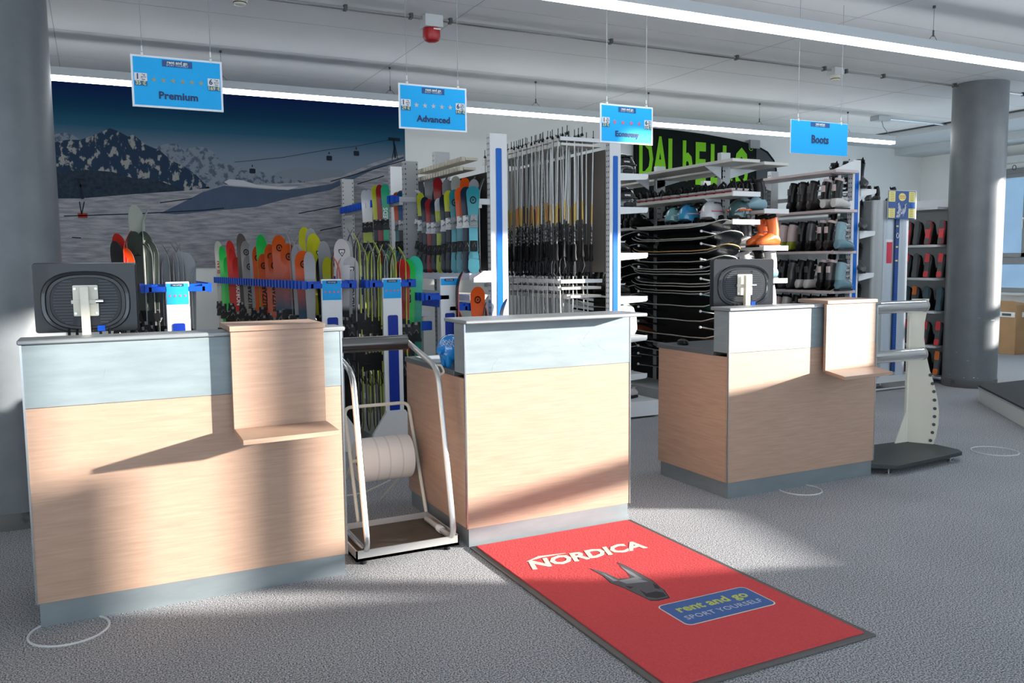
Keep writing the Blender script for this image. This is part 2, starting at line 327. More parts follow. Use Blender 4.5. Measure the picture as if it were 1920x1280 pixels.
# ================= CEILING FIXTURES =================
em=mat('light_strip',(.93,.97,1),.5,em=16)
def fixture(label,x0,x1,y,zb,xs):
    t=thing('linear_ceiling_light',label,'ceiling light',((x0+x1)/2,y,zb))
    obj('housing',MB().box(x0,y-.045,zb+.035,x1,y+.045,zb+.11),mat('fixture_grey',(.52,.55,.57),.5),t,bevel=.003)
    obj('diffuser',MB().box(x0+.01,y-.042,zb,x1-.01,y+.042,zb+.035),em,t)
    for x in xs:
        obj('suspension_wire',MB().tube([(x,y,zb+.16),(x,y,ZC)],.0025,5),grey,t); w=MB().tube([(x-.06,y,zb+.11),(x,y,zb+.17),(x+.06,y,zb+.11)],.0025,5).tube([(x,y,zb+.15),(x,y,zb+.2)],.007,6).tube([(x,y,ZC-.02),(x,y,ZC)],.012,8)
        obj('wire_gripper',w,dgrey,t)
fixture('long linear ceiling light in front of the back wall, hung above the mural',-3.2,10.49,8.65,3.206,(1.2,2.89,4.62,6.18,7.95,9.56))
fixture('nearer linear ceiling light crossing the top right corner in front of the column',2.2,13.0,4.8,3.206,(3.3,6.25,9.2,12))
# conduit, siren, detectors
cd=thing('ceiling_conduit','grey conduit pipe running across the ceiling to the column','conduit',(2,6.76,ZC))
obj('pipe',MB().tube([(-8,6.76,3.575),(9.26,6.76,3.575)],.014,10).tube([(9.84,6.76,3.575),(XR,6.76,3.575)],.014,10),steel,cd)
cl=MB()
for x in(-1,.4,1.9,2.45,2.8,4.4,5.9,7.1,7.42,8.0,9.2,10.5): cl.box(x-.012,6.735,3.556,x+.012,6.785,3.6)
obj_each('pipe_clip',cl,dgrey,cd)
sr=thing('alarm_siren','red alarm siren under a grey box on the ceiling conduit','alarm siren',(2.63,6.76,3.6))
obj('junction_box',MB().box(2.55,6.69,3.50,2.71,6.83,3.6),lgrey,sr,bevel=.006)
obj('siren_body',MB().lathe([(.062,3.50),(.072,3.49),(.074,3.43),(.06,3.40),(.03,3.385)],(2.63,6.76,0),20),mat('siren_red',(.42,.012,.015),.35),sr)
obj('siren_label',MB().box(2.62,6.684,3.475,2.68,6.688,3.487),plwhite,sr)
def detector(x,y,label,box):
    t=thing('smoke_detector',label,'smoke detector',(x,y,ZC)); z=3.6
    if box: obj('mounting_box',MB().box(x-.07,y-.06,3.52,x+.07,y+.06,3.6),lgrey,t,bevel=.006); z=3.52
    obj('detector_body',MB().lathe([(.06,z),(.06,z-.02),(.05,z-.03),(.045,z-.05),(.02,z-.058)],(x,y,0),20),cream,t)
    obj('sensor_slots',MB().lathe([(.051,z-.032),(.051,z-.038)],(x,y,0),20),black,t)
detector(7.27,6.76,'white smoke detector on the conduit above the Boots sign',1)
detector(1.12,6.93,'cream smoke detector at the top edge of the picture',0)
jb=thing('light_junction_box','white junction box with a cable to the end of the far ceiling light','junction box',(10.29,8.72,3.6))
obj('box_body',MB().box(10.17,8.64,3.53,10.41,8.8,3.6),lgrey,jb,bevel=.005)
obj('cable',MB().tube([(10.3,8.7,3.53),(10.32,8.69,3.45),(10.4,8.67,3.36),(10.45,8.65,3.315)],.005,6),grey,jb)
obj('conduit_run',MB().tube([(10.41,8.72,3.57),(XR,8.72,3.57)],.014,8),steel,jb)
# ================= COUNTERS =================
def counter(x0,x1,y,depth,label,slab,deskside,scr=.13):
    """front face at y; raised metal screen in front, lower desk behind"""
    t=thing('service_counter',label,'counter',((x0+x1)/2,y,0)); yb=y+depth
    obj('plinth',MB().box(x0+.01,y+.006,0,x1-.01,yb-.02,.105),alud,t,smooth=False)
    obj('front_panel',MB().box(x0,y,.105,x1,y+.02,.955),wood,t,bevel=.0015,smooth=False)
    for xa,xb in((x0,x0+.02),(x1-.02,x1)): obj('side_panel',MB().box(xa,y+.021,.105,xb,yb,.93),wood,t,smooth=False)
    obj('back_panel',MB().box(x0+.021,yb-.02,.105,x1-.021,yb,.9),wood,t,smooth=False)
    obj('desk_top',MB().box(x0-.005,y+.02+scr,.93,x1+.005,yb+.02,.96),laminate,t,bevel=.003)
    obj('metal_band',MB().box(x0,y-.001,.956,x1,y+scr+.02,1.225),alu,t,bevel=.002)
    obj_each('corner_edging',MB().box(x0-.004,y-.003,.105,x0+.004,y+.006,1.225).box(x1-.004,y-.003,.105,x1+.004,y+.006,1.225),steel,t)
    s=obj('top_slab',MB().box(*slab),mat('slab_grey',(.27,.29,.30),.35,.3),t,bevel=.006)
    sc=MB(); rr=random.Random(x0)
    for k in range(11):
        x=rr.uniform(x0+.1,x1-.1); z=rr.uniform(.98,1.18); L=rr.uniform(.01,.06); a=rr.uniform(-1.2,1.2)
        sc.tube([(x+L*math.cos(a)*u+L*.3*u*u,y-.0015,z+L*math.sin(a)*u) for u in(-1,0,1)],.00028,3)
    obj('scratches',sc,mat('scratch',(.36,.40,.41),.5),t)
    return t
k1=counter(-.288,1.072,4.05,.55,'largest wooden counter at left with grey metal band and monitor',(-.30,4.035,1.227,1.09,4.22,1.248),0)
k2=counter(1.76,2.82,4.12,.95,'middle wooden counter with grey top slab beside the red mat',(1.70,3.965,1.236,2.835,4.27,1.256),0)
k3=counter(3.63,4.975,4.19,.75,'right wooden counter with grey metal band next to the chrome rails',(3.615,4.17,1.227,4.99,4.36,1.25),0)
def shelf_unit(x0,x1,yc,zb,label,skew=0,zt=1.25):
    t=thing('customer_shelf',label,'shelf',((x0+x1)/2,yc,zb)); y=yc-.03
    obj('back_board',MB().box(x0,y-.022,zb-.012,x1,y,zt),wood,t,bevel=.0015,smooth=False)
    obj('top_board',MB().prism([(x0-.005,y-.035),(x1+.005,y-.035),(x1+.005+skew*.5,yc+.27),(x0-.005+skew*.5,yc+.27)],'Z',zt,zt+.024),wood,t,bevel=.002,smooth=False)
    obj('ledge',MB().prism([(x0,y-.023),(x1,y-.023),(x1-.005-skew,y-.29),(x0-.005-skew,y-.31)],'Z',zb-.022,zb),wood,t,bevel=.002,smooth=False)
    return t
shelf_unit(.547,.975,4.05,.80,'wooden customer shelf clipped on the front of the largest counter')
shelf_unit(4.425,4.895,4.19,.80,'wooden customer shelf clipped on the front of the right counter',.13)
# monitors seen from behind
def monitor(x,y,z,w,h,label,rz=0):
    t=thing('computer_monitor',label,'monitor',(x,y,z),rz=0); a=w/2
    m=bpy.data.objects
    bez=MB(); o=rrect(-a,0,a,h,.012,3); 
    bez.loft([[(u,.0,v) for u,v in o],[(u*.985,-.035,v*.985+.003) for u,v in o],[(u*.97,-.045,v*.97+.006) for u,v in o]]); 
    hs=link('housing',bez.mesh('housing',[mat('monitor_housing',(.012,.013,.016),.35,coat=.15)]),t); 
    bk=MB(); n=40; rings=[]
    for s_,d in((1,-.045),(.97,-.055),(.90,-.052),(.84,-.035),(.80,-.03)):
        rings.append([(a*.86*s_*math.copysign(abs(math.cos(2*PI*k/n))**.75,math.cos(2*PI*k/n)),d,h*.44+h*.44*s_*math.copysign(abs(math.sin(2*PI*k/n))**.75,math.sin(2*PI*k/n))) for k in range(n)])
    link('back_shell',bk.loft(rings,caps=False).mesh('back_shell',[mat('monitor_gloss',(.02,.022,.026),.2,coat=.4)]),t)
    link('vent_panel',MB().loft([[ (q[0],-.046,q[2]) for q in rings[4]],[(q[0]*.98,-.049,(q[2]-h*.44)*.98+h*.44) for q in rings[4]]]).mesh('vent_panel',[mat('vent_grey',(.012,.015,.02),.45)]),t)
    vt=MB()
    for k in range(15):
        zz=h*.14+k*h*.042
        hw=a*.62*math.sqrt(max(.05,1-((zz-h*.44)/(h*.40))**2))
        for s_ in(-1,1): vt.box(s_*a*.26,-.053,zz,s_*hw,-.049,zz+h*.016)
    link('vent_slats',vt.mesh('vent_slats',[mat('slat_grey',(.05,.055,.065),.4)]),t)
    bp=MB().prism(rrect(-a*.24,h*.24,a*.24,h*.68,.006),'Y',-.056,-.062).box(-a*.27,-.075,h*.42,a*.2,-.062,h*.47)
    pl=link('mounting_plate',bp.mesh('mounting_plate',[cream]),t)
    sc=MB()
    for u in(-.19,.19):
        for v in(.30,.62): sc.lathe([(.005,0),(.005,.003)],(0,0,0),8)
    ho=MB()
    for u in(-.2,.2):
        for v in(.28,.63): ho.prism([(a*u+.006*math.cos(q*PI/4),h*v+.006*math.sin(q*PI/4)) for q in range(8)],'Y',-.064,-.062)
    link('plate_screws',ho.mesh('plate_screws',[steel]),pl)
    link('knob',MB().tube([(a*.2,-.07,h*.45),(a*.34,-.07,h*.45)],.011,10).mesh('knob',[chrome]),t)
    link('stand_post',MB().box(-a*.075,-.11,-.30,a*.075,-.075,h*.66).mesh('stand_post',[cream]),t)
    link('stand_foot',MB().box(-.10,-.14,-.30,.10,.06,-.288).mesh('stand_foot',[cream]),t)
    cb=MB()
    for u,c in((-.35,0),(-.2,0),(.25,0),(.42,0)): cb.tube([(a*u,-.05,h*.06),(a*u,-.06,-.02),(a*u*.8,-.04,-.2)],.006,6)
    link('cables',cb.mesh('cables',[rubber]),t)
    link('blue_plug',MB().box(a*.2,-.07,h*.02,a*.34,-.05,h*.1).mesh('blue_plug',[blue]),t)
    t.rotation_euler=(0,0,rz); return t
monitor(-.03,4.44,1.245,.44,.325,'black computer monitor seen from behind on the largest counter',math.radians(-6))
monitor(4.01,4.52,1.235,.46,.325,'black computer monitor seen from behind on the right counter',math.radians(-14))
# mouse, cups
ms=solo('computer_mouse',MB().loft([[(3.72+.032*s_*math.cos(k*PI/8),4.78+.055*s_*math.sin(k*PI/8),.96+z) for k in range(16)] for s_,z in((.9,0),(1,.012),(.85,.03),(.4,.04))]),black,'black computer mouse on the side desk of the right counter','mouse',loc=(3.72,4.78,.96))
# piggy bank
pg=thing('piggy_bank','glossy blue piggy bank on the desk of the middle counter','piggy bank',(1.86,4.42,.96))
pb=mat('piggy_blue',(.01,.25,.72),.12,coat=1)
import itertools
def ell(c,r,n=24,m=14,mi=None,mb=None):
    mb=mb or MB(); rings=[[(c[0]+r[0]*math.sin(PI*(i+.02)/(m+.04))*math.cos(2*PI*k/n),c[1]+r[1]*math.sin(PI*(i+.02)/(m+.04))*math.sin(2*PI*k/n),c[2]-r[2]*math.cos(PI*(i+.02)/(m+.04))) for k in range(n)] for i in range(m+1)]
    return mb.loft(rings,mi)
obj('pig_body',ell((1.822,4.46,1.066),(.084,.085,.080)),pb,pg)
obj('snout',MB().tube([(1.755,4.43,1.062),(1.728,4.42,1.058)],.026,14,r2=.019),pb,pg)
for dx,dy in((-.035,-.035),(.035,-.035),(-.035,.04),(.035,.04)): obj('pig_leg',MB().tube([(1.822+dx,4.46+dy,1.03),(1.822+dx*.9,4.46+dy*.9,.962)],.026,10,r2=.015),pb,pg)
sw=MB()
for k in range(3):
    sw.tube([(1.822-.0855*math.cos(a)*math.cos(e),4.46-.0865*math.sin(a)*math.cos(e),1.066+.0815*math.sin(e)) for a,e in [(.35+u*.11,.62+.14*math.sin(u*2.3+k)-.16*k) for u in range(10)]],.0018,4)
obj('white_scribble',sw,plwhite,pg)
# paper pad on middle desk
solo('desk_mat',MB().box(1.80,4.62,.96,2.3,5.0,.966),mat('pad_grey',(.45,.5,.55),.5),'pale grey desk pad behind the blue piggy bank','desk pad',loc=(2.05,4.8,.96))
# ================= STANDS =================
st=thing('weighing_stand','tube frame stand with black padded bar and tray between left and middle counter','stand',(1.42,4.35,0))
tr_=MB(); x0,x1,y0,y1=1.135,1.705,4.11,4.60
tr_.box(x0,y0,.03,x1,y1,.045).box(x0,y0,.03,x1,y0+.008,.085).box(x0,y1-.008,.03,x1,y1,.085).box(x0,y0,.03,x0+.008,y1,.085).box(x1-.008,y0,.03,x1,y1,.085)
obj('tray',tr_,mat('tray_metal',(.45,.44,.42),.45,.3),st)
obj('tray_mat',MB().box(x0+.01,y0+.01,.045,x1-.01,y1-.01,.052),mat('worn_brown_mat',(.09,.075,.055),.7,noise=(.05,.04,.03),ns=6),st)
ft=MB()
for x in(x0+.05,x1-.05):
    for y in(y0+.05,y1-.05): ft.lathe([(.018,0),(.018,.03)],(x,y,0),10)
obj_each('rubber_foot',ft,rubber,st)
def bend(p,r=.05,n=5):
    out=[Vector(p[0])]
    for a,b,c in zip(p,p[1:],p[2:]):
        a,b,c=Vector(a),Vector(b),Vector(c); q0=b+(a-b).normalized()*r; q1=b+(c-b).normalized()*r
        for k in range(n+1): t=k/n; out.append(q0*(1-t)**2+b*2*t*(1-t)+q1*t*t)
    return out+[Vector(p[-1])]
for x,nm in((1.665,0),(1.19,1)):
    obj('tube_leg',MB().tube(bend([(x,4.5,.075),(x,4.08,.075),(x,4.28,.98),(x,4.78,1.085) if not nm else (x+.01,4.78,1.085)],.09),.0165,12),steel if nm else mat('satin_tube',(.60,.59,.57),.3,.6),st)
obj('padded_bar',MB().tube([(1.20,4.76,1.085),(1.655,4.76,1.085)],.045,24),mat('black_foam',(.018,.02,.022),.25,coat=.5),st)
obj('hook',MB().tube(bend([(1.675,4.36,.99),(1.71,4.34,.985),(1.715,4.31,.95),(1.68,4.31,.93)],.01,3),.006,6),cream,st)
obj('joint_sleeve',MB().tube([(1.665,4.26,.075),(1.665,4.31,.075)],.021,12),plwhite,st)
ph=thing('paper_roll_stand','white wire stand holding the paper roll behind the tube frame stand','paper roll stand',(1.6,4.95,0))
wf=MB().tube(bend([(1.31,4.66,0),(1.33,5.0,.68),(1.742,5.0,.68),(1.738,4.68,0)],.05),.011,8).tube([(1.32,4.84,.36),(1.34,5.3,0)],.009,8).tube([(1.738,4.84,.36),(1.64,5.28,0)],.009,8)
wf.tube([(1.32,4.86,.375),(1.74,4.86,.375)],.012,8)
obj('wire_frame',wf,cream,ph)
obj('cross_wire',MB().tube([(1.37,5.25,.06),(1.5,5.2,.08),(1.68,5.2,.14)],.005,6),cream,ph)
pr=MB(); n=40
def cylx(x0,x1,y,z,r,mb,n=40,r1=None): return mb.loft([[(x,y+rr*math.cos(2*PI*k/n),z+rr*math.sin(2*PI*k/n)) for k in range(n)] for x,rr in((x0,r-.006),(x0+.006,r),(x1-.006,r1 or r),(x1,(r1 or r)-.006))])
cylx(1.365,1.69,4.86,.375,.132,pr)
rl=solo('paper_roll',pr,mat('paper_white',(.80,.78,.74),.8),'large white paper roll on the wire stand','paper roll',loc=(1.53,4.86,.375))
rl2=MB(); cylx(1.361,1.368,4.86,.375,.03,rl2); obj('cardboard_core',rl2,card,rl)
rl3=MB()
for x in(1.46,1.53,1.61): cylx(x,x+.002,4.86,.375,.1325,rl3)
obj('paper_edges',rl3,mat('paper_line',(.68,.66,.62),.8),rl)
# right stand
rs=thing('leaning_rail_stand','cream panel with two chrome rails on a dark floor plate right of the counters','stand',(5.5,4.35,0))
pf=MB().prism([(4.96,4.20),(5.10,4.08),(5.90,4.15),(5.95,4.22),(5.96,4.62),(5.3,4.66)],'Z',.045,.075)
obj('floor_plate',pf,mat('plate_black',(.035,.045,.045),.5,noise=(.025,.03,.03),ns=40),rs,bevel=.004)
fm=MB()
for x,y in((5.08,4.14),(5.82,4.19),(5.9,4.58),(5.1,4.5)): fm.lathe([(.02,0),(.02,.012),(.006,.014),(.006,.046)],(x,y,0),10)
obj_each('levelling_foot',fm,steel,rs)
# side panel: curved outline in the plane X (thin sheet bent around a front flange)
prof=[(4.57,.075),(4.57,1.20),(4.36,1.20),(4.375,1.10),(4.40,.98),(4.395,.86),(4.36,.74),(4.31,.60),(4.26,.45),(4.24,.32),(4.245,.2),(4.27,.10),(4.275,.075)]
sp_=MB().prism([(5.93+(y-4.57)*-.55,y) for y in ()] or [(0,0),(0,0)],'Z',0,0) if False else MB()
def shp(px,py):
    (x,y)=gl(px,(5.83,4.60),(5.97,4.38)); d=ray(px,py); t=(d.x*x+d.y*y)/(d.x*d.x+d.y*d.y); return (x,y,H+d.z*t)
def gl(px,p,q):
    d=ray(px,600); dx,dy=q[0]-p[0],q[1]-p[1]; det=d.x*(-dy)+d.y*dx; t=(p[0]*(-dy)+p[1]*dx)/det; return (d.x*t,d.y*t)
v0=[shp(a_,b_) for a_,b_ in ((1708,828),(1708,560),(1741,560),(1738,580),(1734,605),(1734,635),(1739,665),(1747,695),(1756,720),(1763,745),(1767,770),(1767,795),(1763,820),(1757,838))]; v1=[(x+.006,y+.004,z) for x,y,z in v0]; n=len(v0)
sp_.add(v0+v1,[tuple(range(n)),tuple(range(2*n-1,n-1,-1))]+[(k,(k+1)%n,(k+1)%n+n,k+n) for k in range(n)])
obj('curved_side_panel',sp_,cream,rs)
obj('flange',MB().box(5.815,4.590,.075,5.855,4.61,1.215),cream,rs)
obj('foot_gusset',MB().add([(5.815,4.592,.32),(5.70,4.592,.075),(5.815,4.592,.075),(5.815,4.598,.32),(5.70,4.598,.075),(5.815,4.598,.075)],[(0,1,2),(5,4,3),(0,3,4,1),(1,4,5,2),(2,5,3,0)]),cream,rs)
hm=MB()
for a_,b_ in((1748,703),(1753,719),(1756,734),(1758,750),(1759,766),(1759,781),(1758,796),(1756,811),(1753,826)):
    c=Vector(shp(a_,b_)); d=Vector((-.81,-.58,0)); u=Vector((-.58,.81,0))
    hm.add([tuple(c-Vector((.004,.003,0))+(u*math.cos(k*PI/8)+Vector((0,0,1))*math.sin(k*PI/8))*.013) for k in range(16)],[tuple(range(16))])
obj('punched_holes',hm,dgrey,rs,smooth=False)
for z in(1.18,.80):
    obj('chrome_rail',MB().tube([(4.99,4.50,z),(5.855,4.50,z)],.048,28),chrome,rs)
    obj('rail_end_cap',MB().tube([(5.855,4.50,z),(5.87,4.50,z)],.05,28),mat('cap_grey',(.35,.33,.30),.4),rs)
# ================= MAT =================
mr=thing('entrance_mat','red floor mat with dog head emblem in front of the middle counter','floor mat',(2.28,3.24,0))
mA,mB_,mC,mD=(1.77,4.10),(2.80,4.10),(2.80,2.36),(1.77,2.36)
obj('rubber_border',MB().box(1.765,2.33,0,2.82,4.11,.008),mat('mat_rubber',(.085,.083,.08),.6),mr,bevel=.003)
redm=mat('mat_red',(.64,.088,.092),.95,sp=.1,noise=(.57,.07,.075),ns=90,bump=.7,bd=.004)
obj('red_pile',MB().box(1.80,2.365,.008,2.785,4.095,.014),redm,mr,smooth=False)
mw=mat('mat_white',(.70,.69,.62),.95,bump=.5,ns=90,noise=(.62,.6,.5)); mb1=mat('mat_blue',(.055,.13,.36),.95,bump=.5,ns=90,noise=(.045,.11,.30)); mg=mat('mat_grey',(.10,.10,.11),.95,noise=(.08,.08,.09),ns=60); mdk=mat('mat_dark',(.022,.022,.026),.95); mlg=mat('mat_light_grey',(.24,.25,.27),.95)
def fp(px,py,z=.0145): d=ray(px,py); p=CP+d*((z-H)/d.z); return (p.x,p.y)
a=Vector(fp(1004,1073)); b=Vector(fp(1212,1024)); n_=(b-a)
o=link('nordica_lettering',text_mesh('NORDICA',.165,mw,Matrix.Diagonal((1.12,.95,1,1))@Matrix.Shear('XZ',4,(0,0)) ,bold=.006,ext=.0008,space=.96),mr); o.name='brand_lettering'
me=o.data
for v in me.vertices: v.co.x+=v.co.y*.35
wd=max(v.co.x for v in me.vertices)-min(v.co.x for v in me.vertices); sc_=.70/wd
for v in me.vertices: v.co.x*=sc_
o.location=Vector((2.262,3.685,.0145))-mr.location
sw_=MB().prism([(1.93,3.75),(2.02,3.79),(2.17,3.765),(2.03,3.768)],'Z',.0142,.0155); obj('lettering_swoosh',sw_,mw,mr)
dog=[(1108,1066),(1135,1073),(1160,1085),(1183,1083),(1176,1073),(1158,1055),(1175,1062),(1195,1073),(1222,1088),(1236,1100),(1243,1105),(1253,1119),(1232,1124),(1218,1124),(1195,1113),(1172,1102),(1146,1092),(1133,1080)]
def fpoly(pts,m,z,nm):
    obj(nm,MB().prism([fp(x,y,z) for x,y in pts],'Z',.0142,z),m,mr,smooth=False)
def grow(pts,f=1.06):
    cx=sum(p[0] for p in pts)/len(pts); cy=sum(p[1] for p in pts)/len(pts); return [(cx+(x-cx)*f,cy+(y-cy)*f) for x,y in pts]
fpoly(grow(dog,1.05),mdk,.0146,'dog_emblem_outline'); fpoly(dog,mg,.0150,'dog_emblem')
fpoly([(1128,1073),(1150,1084),(1160,1088),(1150,1089)],mlg,.0153,'dog_emblem_ear_highlight')
fpoly([(1163,1061),(1185,1072),(1205,1085),(1195,1084),(1178,1074)],mlg,.0153,'dog_emblem_ear_highlight')
fpoly([(1160,1088),(1190,1082),(1215,1090),(1195,1092),(1175,1094)],mlg,.0153,'dog_emblem_brow_highlight')
fpoly([(1199,1105),(1212,1112),(1230,1108),(1243,1110),(1250,1117),(1232,1121),(1212,1118)],mdk,.0153,'dog_emblem_muzzle')
fpoly([(1224,1093),(1234,1098),(1238,1104),(1228,1102)],mdk,.0153,'dog_emblem_eye')
fpoly([(1172,1098),(1188,1100),(1182,1103)],mdk,.0153,'dog_emblem_jaw_line')
lg=thing('x','x','x',(0,0,0)); bpy.data.objects.remove(lg)
# rent and go badge
bc=Vector((2.44,2.87)); 
bx0,bx1,by0,by1=2.178,2.682,2.745,2.975
obj('badge_border',MB().prism(rrect(bx0,by0,bx1,by1,.03),'Z',.0142,.0146),mw,mr,smooth=False)
obj('badge',MB().prism(rrect(bx0+.006,by0+.006,bx1-.006,by1-.006,.026),'Z',.0142,.0152),mb1,mr,smooth=False)
o=link('badge_lettering',text_mesh('rent and go',.085,mat('mat_lime',(.45,.50,.13),.95),bold=.0022),mr); o.location=Vector((2.43,2.895,.0155))-mr.location
o=link('badge_slogan',text_mesh('SPORT YOURSELF',.052,mat('mat_pale',(.42,.46,.55),.95),space=1.05),mr); o.location=Vector((2.43,2.81,.0155))-mr.location
# floor covers
for i,(px,py,r,l) in enumerate(((130,1182,.155,'grey ring of a round floor cover at the foot of the largest counter'),(1865,846,.17,'pale ring of a round floor cover on the carpet at the right edge'),(1500,918,.14,'faint ring of a floor cover in front of the right counter'))):
    x,y=fp(px,py,0); 
    solo('floor_cover_ring',MB().tube([(x+r*math.cos(k*PI/20),y+r*math.sin(k*PI/20),.002) for k in range(41)],.0055,6,caps=False),mat('ring_grey',(.55,.57,.57),.4),l,'floor cover',loc=(x,y,0))
# right platform, box
pf=thing('display_platform','low white display platform with dark top at the right edge','platform',(9,5.2,0))
pol=[(8.53,5.84),(7.3,4.42),(8.3,3.6),(10.4,3.6),(10.4,5.84)]
obj('platform_body',MB().prism(pol,'Z',0,.15),mat('platform_white',(.66,.66,.63),.5),pf,bevel=.003)
obj('metal_trim',MB().prism([(x+(9-x)*-.006,y+(4.9-y)*-.008) for x,y in pol],'Z',.15,.165),steel,pf)
obj('carpet_top',MB().prism(pol,'Z',.165,.182),mat('platform_top',(.05,.052,.055),.8,noise=(.035,.035,.04),ns=60),pf)
cbx=thing('cardboard_box','tall brown cardboard box leaning by the wall behind the right column','cardboard box',(13.3,8.8,0))
obj('carton',MB().box(13.15,8.42,0,13.55,9.2,.80).add([(13.15,8.42,.80),(13.55,8.42,.80),(13.55,9.2,.80),(13.15,9.2,.80),(13.15,8.5,.86),(13.15,9.1,.86)],[(0,4,5,3),(0,1,4),(2,3,5),(1,2,5,4)]),card,cbx,bevel=.004)
obj('label_strip',MB().box(13.144,8.44,.60,13.15,9.18,.68).box(13.3,8.414,.60,13.54,8.42,.68),plwhite,cbx)
lp=MB()
for y in(8.5,8.72,8.95): lp.box(13.140,y,.62,13.145,y+.15,.66)
obj('label_print',lp,dgrey,cbx)
# ================= SIGNS =================
def sign(cx,x0,x1,z0,z1,label,title,stars,prices,border=True):
    y=5.1; w=x1-x0; h=z1-z0; t=thing('hanging_sign',label,'sign',((x0+x1)/2,y,z0),'hanging price signs'); c=(x0+x1)/2
    fr=.011 if border else .003
    obj('sign_board',MB().box(x0,y,z0,x1,y+.008,z1),mat('sign_border',(.82,.88,.93),.5),t,bevel=.001)
    obj('blue_face',MB().box(x0+fr,y-.0015,z0+fr,x1-fr,y,z1-fr),sky,t,smooth=False)
    lw=w*.165; lz=z1-fr-.006
    obj('logo_patch',MB().box(c-lw,y-.003,lz-h*.13,c+lw,y-.0015,lz),mat('sign_logo_blue',(.02,.09,.28),.5),t,smooth=False)
    text('rent and go',h*.082,mat('logo_cream',(.85,.85,.66),.5),t,(c,y-.0035,lz-h*.043),bold=.0006,name='logo_lettering')
    text('SPORT YOURSELF',h*.052,mat('logo_pale',(.55,.65,.8),.5),t,(c,y-.0035,lz-h*.1),name='logo_slogan')
    if prices:
        for side,(d,p) in zip((-1,1),prices):
            px=c+side*w*.40; pz=z0+h*.50; hw=w*.068; q=obj('price_box',MB().box(px-hw,y-.003,pz,px+hw,y-.0015,pz+h*.15),plwhite,t,smooth=False)
            q2=obj('price_strip',MB().box(px-hw,y-.003,pz-h*.095,px+hw,y-.0015,pz),mat('price_blue',(.02,.16,.36),.5),t,smooth=False)
            text(d,h*.15,navy,t,(px-hw*.5,y-.004,pz+h*.075),bold=.0008,name='day_number'); 
            for k,wd in enumerate(('Tag' if d=='1' else 'Tage','giorni','days')): text(wd,h*.04,navy,t,(px+hw*.42,y-.004,pz+h*(.12-.045*k)),name='day_word')
            text(p,h*.10,yel,t,(px,y-.004,pz-h*.048),bold=.0003,name='price')
        n=stars[0]; sm_=None
        for k in range(n):
            b=MB(); u=(k-(n-1)/2)*w*.62/n; star(b,c+u,z0+h*.54-abs(0),h*.062 if n<6 else h*.05,y-.003); obj('star',b,stars[1],t,smooth=False)
        text(title,h*.20,navy,t,(c,y-.004,z0+h*.24),bold=.0016,name='title_lettering',space=1.02)
    else: text(title,h*.34,navy,t,(c,y-.004,z0+h*.45),bold=.0022,name='title_lettering',sx=.9)
    for u in(.125,.875):
        x=x0+w*u; obj('hanging_wire',MB().tube([(x,y+.004,z1),(x,y+.004,ZC)],.0018,5),grey,t); obj('wire_clip',MB().tube([(x,y+.004,z1+.05),(x,y+.004,z1+.02)],.004,6).box(x-.006,y-.004,z1-.012,x+.006,y+.010,z1+.012),plwhite,t)
    return t
a,b=onY(246,150,5.1).x,onY(417,150,5.1).x
sign(0,.239,.712,2.418,2.696,'blue hanging sign reading Premium with six ochre stars','Premium',(6,star_o),(('1','35 \u20ac'),('6','169 \u20ac')))
sign(0,1.757,2.217,2.392,2.670,'blue hanging sign reading Advanced with five silver stars','Advanced',(5,star_g),(('1','29 \u20ac'),('6','147 \u20ac')))
sign(0,3.234,3.682,2.386,2.655,'blue hanging sign reading Economy with four red stars','Economy',(4,star_r),(('1','23 \u20ac'),('6','114 \u20ac')))
sign(0,5.014,5.643,2.396,2.660,'blue hanging sign reading Boots without any stars','Boots',None,None,False)
# ================= SKIS =================
def prof_w(s):
    if s<.06: return .90*math.sqrt(max(0,1-((.06-s)/.062)**2))*.98
    if s>.93: return 1.08*math.sqrt(max(0,1-((s-.93)/.071)**2))
    t=(s-.06)/.87; return .92+.16*t-.36*max(0,math.sin(PI*t))**1.2*.85
SKI={}; mat('ski_side',(.25,.25,.24),.4,.3)
def ski_mesh(L,w):
    k=(round(L,2),w)
    if k in SKI: return SKI[k]
    L=k[0]; mb=MB(); rings=[]
    for i in range(23):
        s=[0,.01,.03,.06,.12,.2,.3,.4,.5,.6,.7,.78,.84,.88,.905,.93,.945,.96,.972,.982,.99,.996,1][i]
        hw=w/2*max(.04,prof_w(s)); z=s*L; tipl=.17/L; q=max(0,(s-(1-tipl))/tipl); y=-.055*q*q; tq=max(0,(.05-s)/.05); y-=.012*tq*tq
        th=.008 if .15<s<.85 else .004
        if .3<s<.7: th=.010
        rings.append([(-hw,y-th/2,z),(hw,y-th/2,z),(hw,y+th/2,z),(-hw,y+th/2,z)])
    b=MB(); vs=[p for r in rings for p in r]
    for i in range(len(rings)-1):
        for f,mi in(((0,1),0),((1,2),2),((2,3),1),((3,0),2)):
            a,c=f; mb.f.append((i*4+a,i*4+c,i*4+4+c,i*4+4+a)); mb.m.append(mi)
    mb.v=vs; mb.f+= [(3,2,1,0),(88,89,90,91)]; mb.m+=[2,2]
    SKI[k]=mb.mesh('ski',[black,black,edge],ang=30); return SKI[k]
bt=MB().box(-.038,-.05,-.02,.038,-.006,.12).taper((0,-.065,.04),(.075,.06),(.045,.04),.08).box(-.046,-.03,-.05,.046,-.006,-.02)
bh=MB().box(-.038,-.055,0,.038,-.006,.15).taper((0,-.075,.02),(.07,.08),(.04,.05),.13).tube([(-.045,-.02,.0),(-.06,-.02,-.07),(-.055,.0,-.12)],.004,5).tube([(.045,-.02,.0),(.06,-.02,-.07),(.055,.0,-.12)],.004,5)
